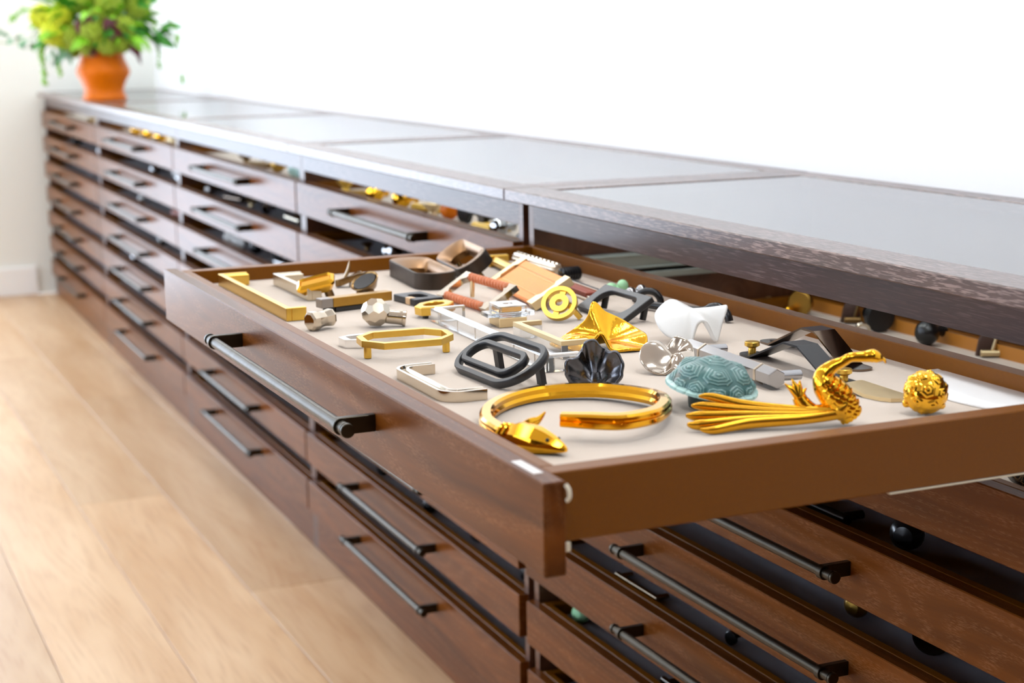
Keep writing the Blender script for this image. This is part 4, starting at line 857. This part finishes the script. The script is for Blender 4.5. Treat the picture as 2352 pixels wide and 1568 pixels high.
row(0, 3, [(0.70, 0.03, 'cup', 'brass', 0.016, 0.02, 0, 'brass cup knob', None), (0.92, 0.03, 'round', 'gold', 0.016, 0.02, 0, 'gold round knob', None)], 'the top drawer of the furthest cabinet')
row(1, 3, [(0.40, 0.03, 'round', 'blackgloss', 0.018, 0.02, 0, 'black round knob', None), (0.90, 0.02, 'round', 'chrome', 0.019, 0.02, 0.5, 'chrome round knob', None)], 'the second drawer of the furthest cabinet')
row(3, 3, [(0.55, 0.03, 'drum', 'steel', 0.016, 0.02, 0.2, 'steel drum knob', None)], 'the fourth drawer of the furthest cabinet')
# second drawer of the nearest cabinet, seen over the back of the pulled-out one
z2 = ZR-PITCH-0.0194; wn = 'in the nearest cabinet, seen under the worktop'
put('round', 'champagne', 0.010, 0.02, 0.022, 1.010, z2, CAMR, 'small pale round knob, leftmost '+wn)
put('drum', 'brass_dark', 0.021, 0.02, 0.112, 1.010, z2, CAMR-0.6, 'aged brass drum knob '+wn)
put('round', 'gold', 0.009, 0.02, 0.110, 0.990, z2, CAMR, 'tiny gold knob '+wn)
put('drum', 'black', 0.024, 0.03, 0.300, 1.035, z2, CAMR+0.25, 'large black drum knob '+wn)
put('ring', 'nickel', 0.012, 0.02, 0.322, 0.985, z2, CAMR, 'small nickel ring knob '+wn)
put('round', 'blackgloss', 0.019, 0.016, 0.418, 1.030, z2, CAMR-1.0, 'gloss black round knob '+wn)
for (x, y, lab, mtb, mtt) in ((0.200, 1.050, 'brown leather and antique brass knob '+wn, 'darkWood', 'antique'), (0.520, 1.058, 'brown leather clip knob, pale T bar, '+wn, 'darkWood', 'champagne')):
    t = thing('wrapped_knob', lab, 'knob', (x, y, z2), (0, 0, CAMR-0.15)); laid.append((t, z2))
    obj('leather_block', loft([at(rrect(0.017, 0.006, 0.002, 2), 0.0), at(rrect(0.013, 0.009, 0.002, 2), 0.022), at(rrect(0.009, 0.005, 0.002, 2), 0.032)]), mtb, t, ang=30)
    obj('t_bar', join(cyl((-0.012, -0.016, 0.006), (0.014, -0.014, 0.006), 0.005), cyl((0.004, -0.012, 0.006), (0.012, -0.010, 0.034), 0.0028)), mtt, t)
put('round', 'marble', 0.023, 0.03, 1.085, 0.640, z2, 0.5, 'black veined marble knob in the second drawer of the nearest cabinet')
def z_(k): return ZR-k*PITCH-0.0194
wn = ' of the nearest cabinet'
put('round', 'blackgloss', 0.020, 0.02, 0.905, 0.632, z_(2), 0.6, 'large gloss black round knob in the third drawer'+wn)
put('bar', 'blackgloss', 0.007, 0.16, 0.720, 0.625, z_(2), 0.0, 'black bar pull in the third drawer'+wn)
put('round', 'brass_dark', 0.016, 0.02, 0.795, 0.645, z_(3), 0.4, 'aged brass round knob in the fourth drawer'+wn)
put('drum', 'gun', 0.022, 0.02, 0.936, 0.645, z_(3), 0.7, 'mirror-dark nickel drum knob in the fourth drawer'+wn)
put('bar', 'nickel', 0.005, 0.13, 0.290, 0.615, z_(4), 0.0, 'polished nickel bar pull in the fifth drawer'+wn)
put('drum', 'blackgloss', 0.010, 0.02, 0.545, 0.620, z_(4), 0.3, 'small black drum knob in the fifth drawer'+wn)
put('round', 'mint', 0.016, 0.02, 0.090, 0.620, z_(5), 0.4, 'mint green round knob in the sixth drawer'+wn)
put('bar', 'chrome', 0.006, 0.12, 0.430, 0.615, z_(5), 0.0, 'chrome bar pull in the sixth drawer'+wn)

# ---------------------------------------------------------------- vase and flowers
vx, vy, vz = -4.585, 0.752, TOP-0.0012
pr = [(0.060, 0), (0.086, 0.0), (0.090, 0.004), (0.086, 0.014), (0.079, 0.030), (0.079, 0.045), (0.090, 0.075), (0.106, 0.102), (0.1085, 0.115), (0.104, 0.128), (0.090, 0.160), (0.085, 0.178), (0.086, 0.190), (0.083, 0.192), (0.079, 0.178), (0.082, 0.150), (0.060, 0.04)]
one('vase', 'glossy orange terracotta vase on the furthest worktop', 'vase', lathe(pr, 40), 'terracotta', (vx, vy, vz), ang=50)
t = thing('flower_arrangement', 'lush green and lime flower arrangement with burgundy leaves in the orange vase', 'flowers', (vx, vy, vz+0.17), (0, 0, CAMR))
def leafgeo(L, W, curl, n=5):
    loops = []
    Vv, F = [], []
    for i in range(n+1):
        s = i/n; wv = W*math.sin(PI*min(0.97, 0.06+0.92*s))**0.8/2; z = -curl*L*s*s; x = L*s
        Vv += [V3((x, -wv, z+wv*0.35)), V3((x, 0, z)), V3((x, wv, z+wv*0.35))]
    for i in range(n):
        for j in range(2): F.append((i*3+j, i*3+j+1, i*3+4+j, i*3+3+j))
    return Vv, F
LG = {}
def shared(name, mt, g, **k):
    key = (name, mt)
    if key not in LG: LG[key] = obj('seed', g(), mt, **k).data; bpy.data.objects.remove([o for o in bpy.data.objects if o.data == LG[key]][0])
    o = bpy.data.objects.new(name, LG[key]); COL.objects.link(o); return o
def orient(o, p, d, roll, s=1.0):
    d = V3(d).normalized(); q = d.to_track_quat('X', 'Z'); o.parent = t; o.location = p
    o.rotation_mode = 'QUATERNION'
    from mathutils import Quaternion
    o.rotation_quaternion = q @ Quaternion((1, 0, 0), roll); o.scale = (s, s, s)
for k in range(270):
    th = rnd.uniform(0, 2*PI); ph = rnd.uniform(0.0, 1.0); d = V3((math.cos(th)*math.cos(ph*1.5-0.25), 0.7*math.sin(th)*math.cos(ph*1.5-0.25), math.sin(ph*1.5-0.25)))
    rr_ = rnd.uniform(0.08, 0.25); p = V3((0.01, 0, 0.11))+V3((d.x*rr_, d.y*rr_, d.z*rr_*0.9))
    if p.z < 0.03 and abs(p.x) < 0.09 and abs(p.y) < 0.09: p.z = 0.04
    nm, mt_, W = rnd.choice([('green_leaf', 'leaf', 0.032), ('light_leaf', 'lightleaf', 0.026)])
    o = shared(nm, mt_, lambda: leafgeo(0.075, W*1.15, 0.35), solid=0); orient(o, p, d+V3((0, 0, rnd.uniform(-0.5, 0.3))), rnd.uniform(-1, 1), rnd.uniform(0.75, 1.35))
def bloom(): 
    q = random.Random(3); return join(*[ball((0.030*math.sin(a)*math.cos(b_), 0.030*math.sin(a)*math.sin(b_), 0.030*math.cos(a)), 0.010, 6) for a, b_ in [(math.acos(1-2*(i+0.5)/46), i*2.39996) for i in range(46)]], ball((0, 0, 0), 0.028, 10))
for (x, z, y, s) in ((-0.215, 0.165, -0.06, 1.0), (-0.140, 0.165, -0.08, 1.0), (-0.165, 0.100, -0.09, 1.0), (-0.130, 0.058, -0.06, 0.75), (-0.20, 0.10, -0.02, 0.8)):
    o = shared('lime_bloom', 'lime', bloom); orient(o, (x, y, z), (0, 0, 1), rnd.uniform(0, 3), s*1.45)
for (x, z, y, s) in ((-0.085, 0.085, -0.10, 0.9), (0.0, 0.105, -0.12, 1.05), (0.05, 0.055, -0.11, 0.9), (-0.03, 0.05, -0.10, 0.85), (0.10, 0.06, -0.09, 0.85), (0.115, 0.12, -0.10, 0.9), (0.02, 0.155, -0.10, 0.9), (0.06, 0.21, -0.08, 1.1), (-0.06, 0.22, -0.06, 1.0), (0.16, 0.20, -0.03, 1.0), (-0.1, 0.03, -0.06, 0.6)):
    o = shared('chartreuse_bloom', 'chart', bloom); orient(o, (x, y, z), (0, 0, 1), rnd.uniform(0, 3), s*1.4)
for (x, z, y, dx, dz, s) in ((-0.02, 0.170, -0.15, 0.4, -0.9, 0.9), (-0.045, 0.16, -0.13, -0.2, -1, 0.9), (0.06, 0.155, -0.15, 0.35, -0.95, 1.25), (0.075, 0.15, -0.14, 0.6, -0.8, 1.1), (0.145, 0.085, -0.10, 0.25, -0.95, 1.2), (0.165, 0.075, -0.10, -0.15, -1, 0.9), (-0.022, 0.055, -0.13, 0.0, -1, 0.75), (-0.012, 0.055, -0.13, 0.25, -1, 0.7), (0.17, 0.03, -0.07, -0.1, -1, 0.8)):
    o = shared('burgundy_leaf', 'burg', lambda: leafgeo(0.075, 0.042, 0.2)); orient(o, (x, y, z), (dx, -0.1, dz), rnd.uniform(-0.4, 0.4)+1.4, s)
def vine(pts, r, mt_):
    P = cat(pts, 6); g = [tube(P, 0.0022, 6)]; q = random.Random(5)
    for i in range(0, len(P)-1):
        for _ in range(2): g.append(ball(P[i]+V3((q.uniform(-1, 1)*r*0.5, q.uniform(-1, 1)*r*0.5, q.uniform(-0.01, 0.01))), r*q.uniform(0.5, 0.9), 6))
    return g and join(*g)
for pts, r, mt_ in (([(-0.17, -0.05, 0.10), (-0.225, -0.06, 0.05), (-0.228, -0.06, -0.03), (-0.222, -0.06, -0.11)], 0.012, 'lightleaf'), ([(-0.12, -0.08, 0.05), (-0.155, -0.09, 0.0), (-0.150, -0.09, -0.07)], 0.010, 'lightleaf'),
                    ([(0.13, -0.03, 0.14), (0.215, -0.03, 0.15), (0.232, -0.03, 0.06), (0.238, -0.03, -0.055)], 0.009, 'lightleaf'), ([(0.15, 0.0, 0.18), (0.26, 0.0, 0.17), (0.305, 0.0, 0.10), (0.312, 0.0, 0.02), (0.315, 0.0, -0.06)], 0.005, 'stem'),
                    ([(-0.19, 0.0, 0.16), (-0.30, 0.0, 0.20), (-0.37, 0.0, 0.15)], 0.010, 'lightleaf')):
    obj('trailing_stem', vine(pts, r, mt_), mt_, t)
for (x, z) in ((0.312, 0.085), (0.316, 0.092), (0.308, 0.078), (0.314, -0.068), (0.318, -0.078), (0.310, -0.082), (0.322, -0.070)):
    o = shared('light_leaf', 'lightleaf', lambda: leafgeo(0.10, 0.026, 0.35)); orient(o, (x, -0.005, z), (rnd.uniform(-0.5, 0.5), -0.3, -1), rnd.uniform(-1, 1), 0.5)
for k in range(26):
    s = k/25; x = -0.20-0.24*s; z = 0.085-0.02*math.sin(s*5)-0.01*s
    o = shared('eucalyptus_leaf', 'grey_leaf', lambda: leafgeo(0.034, 0.020, 0.1)); orient(o, (x, -0.02+0.02*(k % 2), z), (-0.3+rnd.uniform(-0.6, 0.6), rnd.uniform(-0.5, 0.5), rnd.uniform(-1, 0.8)), rnd.uniform(-1, 1), 1.0)
obj('eucalyptus_stem', tube(cat([(-0.12, -0.02, 0.10), (-0.25, -0.01, 0.085), (-0.36, 0.0, 0.065), (-0.44, 0.0, 0.07)], 5), 0.002, 6), 'stem', t)
for k in range(20):
    x = -0.14+rnd.uniform(-0.05, 0.04); z = rnd.uniform(-0.02, 0.05)
    o = shared('eucalyptus_leaf', 'grey_leaf', lambda: leafgeo(0.034, 0.020, 0.1)); orient(o, (x, -0.10+rnd.uniform(-0.02, 0.02), z), (rnd.uniform(-0.6, 0.6), -0.3, -1), rnd.uniform(-1, 1), 1.0)
obj('stems', join(*[tube([(0.03*math.cos(a), 0.03*math.sin(a), -0.09), (0.045*math.cos(a), 0.045*math.sin(a), 0.03), (0.12*math.cos(a), 0.10*math.sin(a), 0.13)], 0.003, 6) for a in [i*0.57 for i in range(11)]]), 'stem', t)

# ---------------------------------------------------------------- rest every piece of hardware exactly on its felt
bpy.context.view_layer.update()
dg = bpy.context.evaluated_depsgraph_get()
for o, z in laid:
    lo = 1e9
    for q in [o]+[c for ch in o.children for c in [ch]+list(ch.children)]:
        if q.type != 'MESH': continue
        ev = q.evaluated_get(dg); me = ev.to_mesh(); mw = q.matrix_world
        lo = min(lo, min((mw @ v.co).z for v in me.vertices)); ev.to_mesh_clear()
    o.location.z += z+0.0003-lo
    if abs(z+0.0003-lo) > 0.0025: print('lift', o.name, round(z+0.0003-lo, 4))
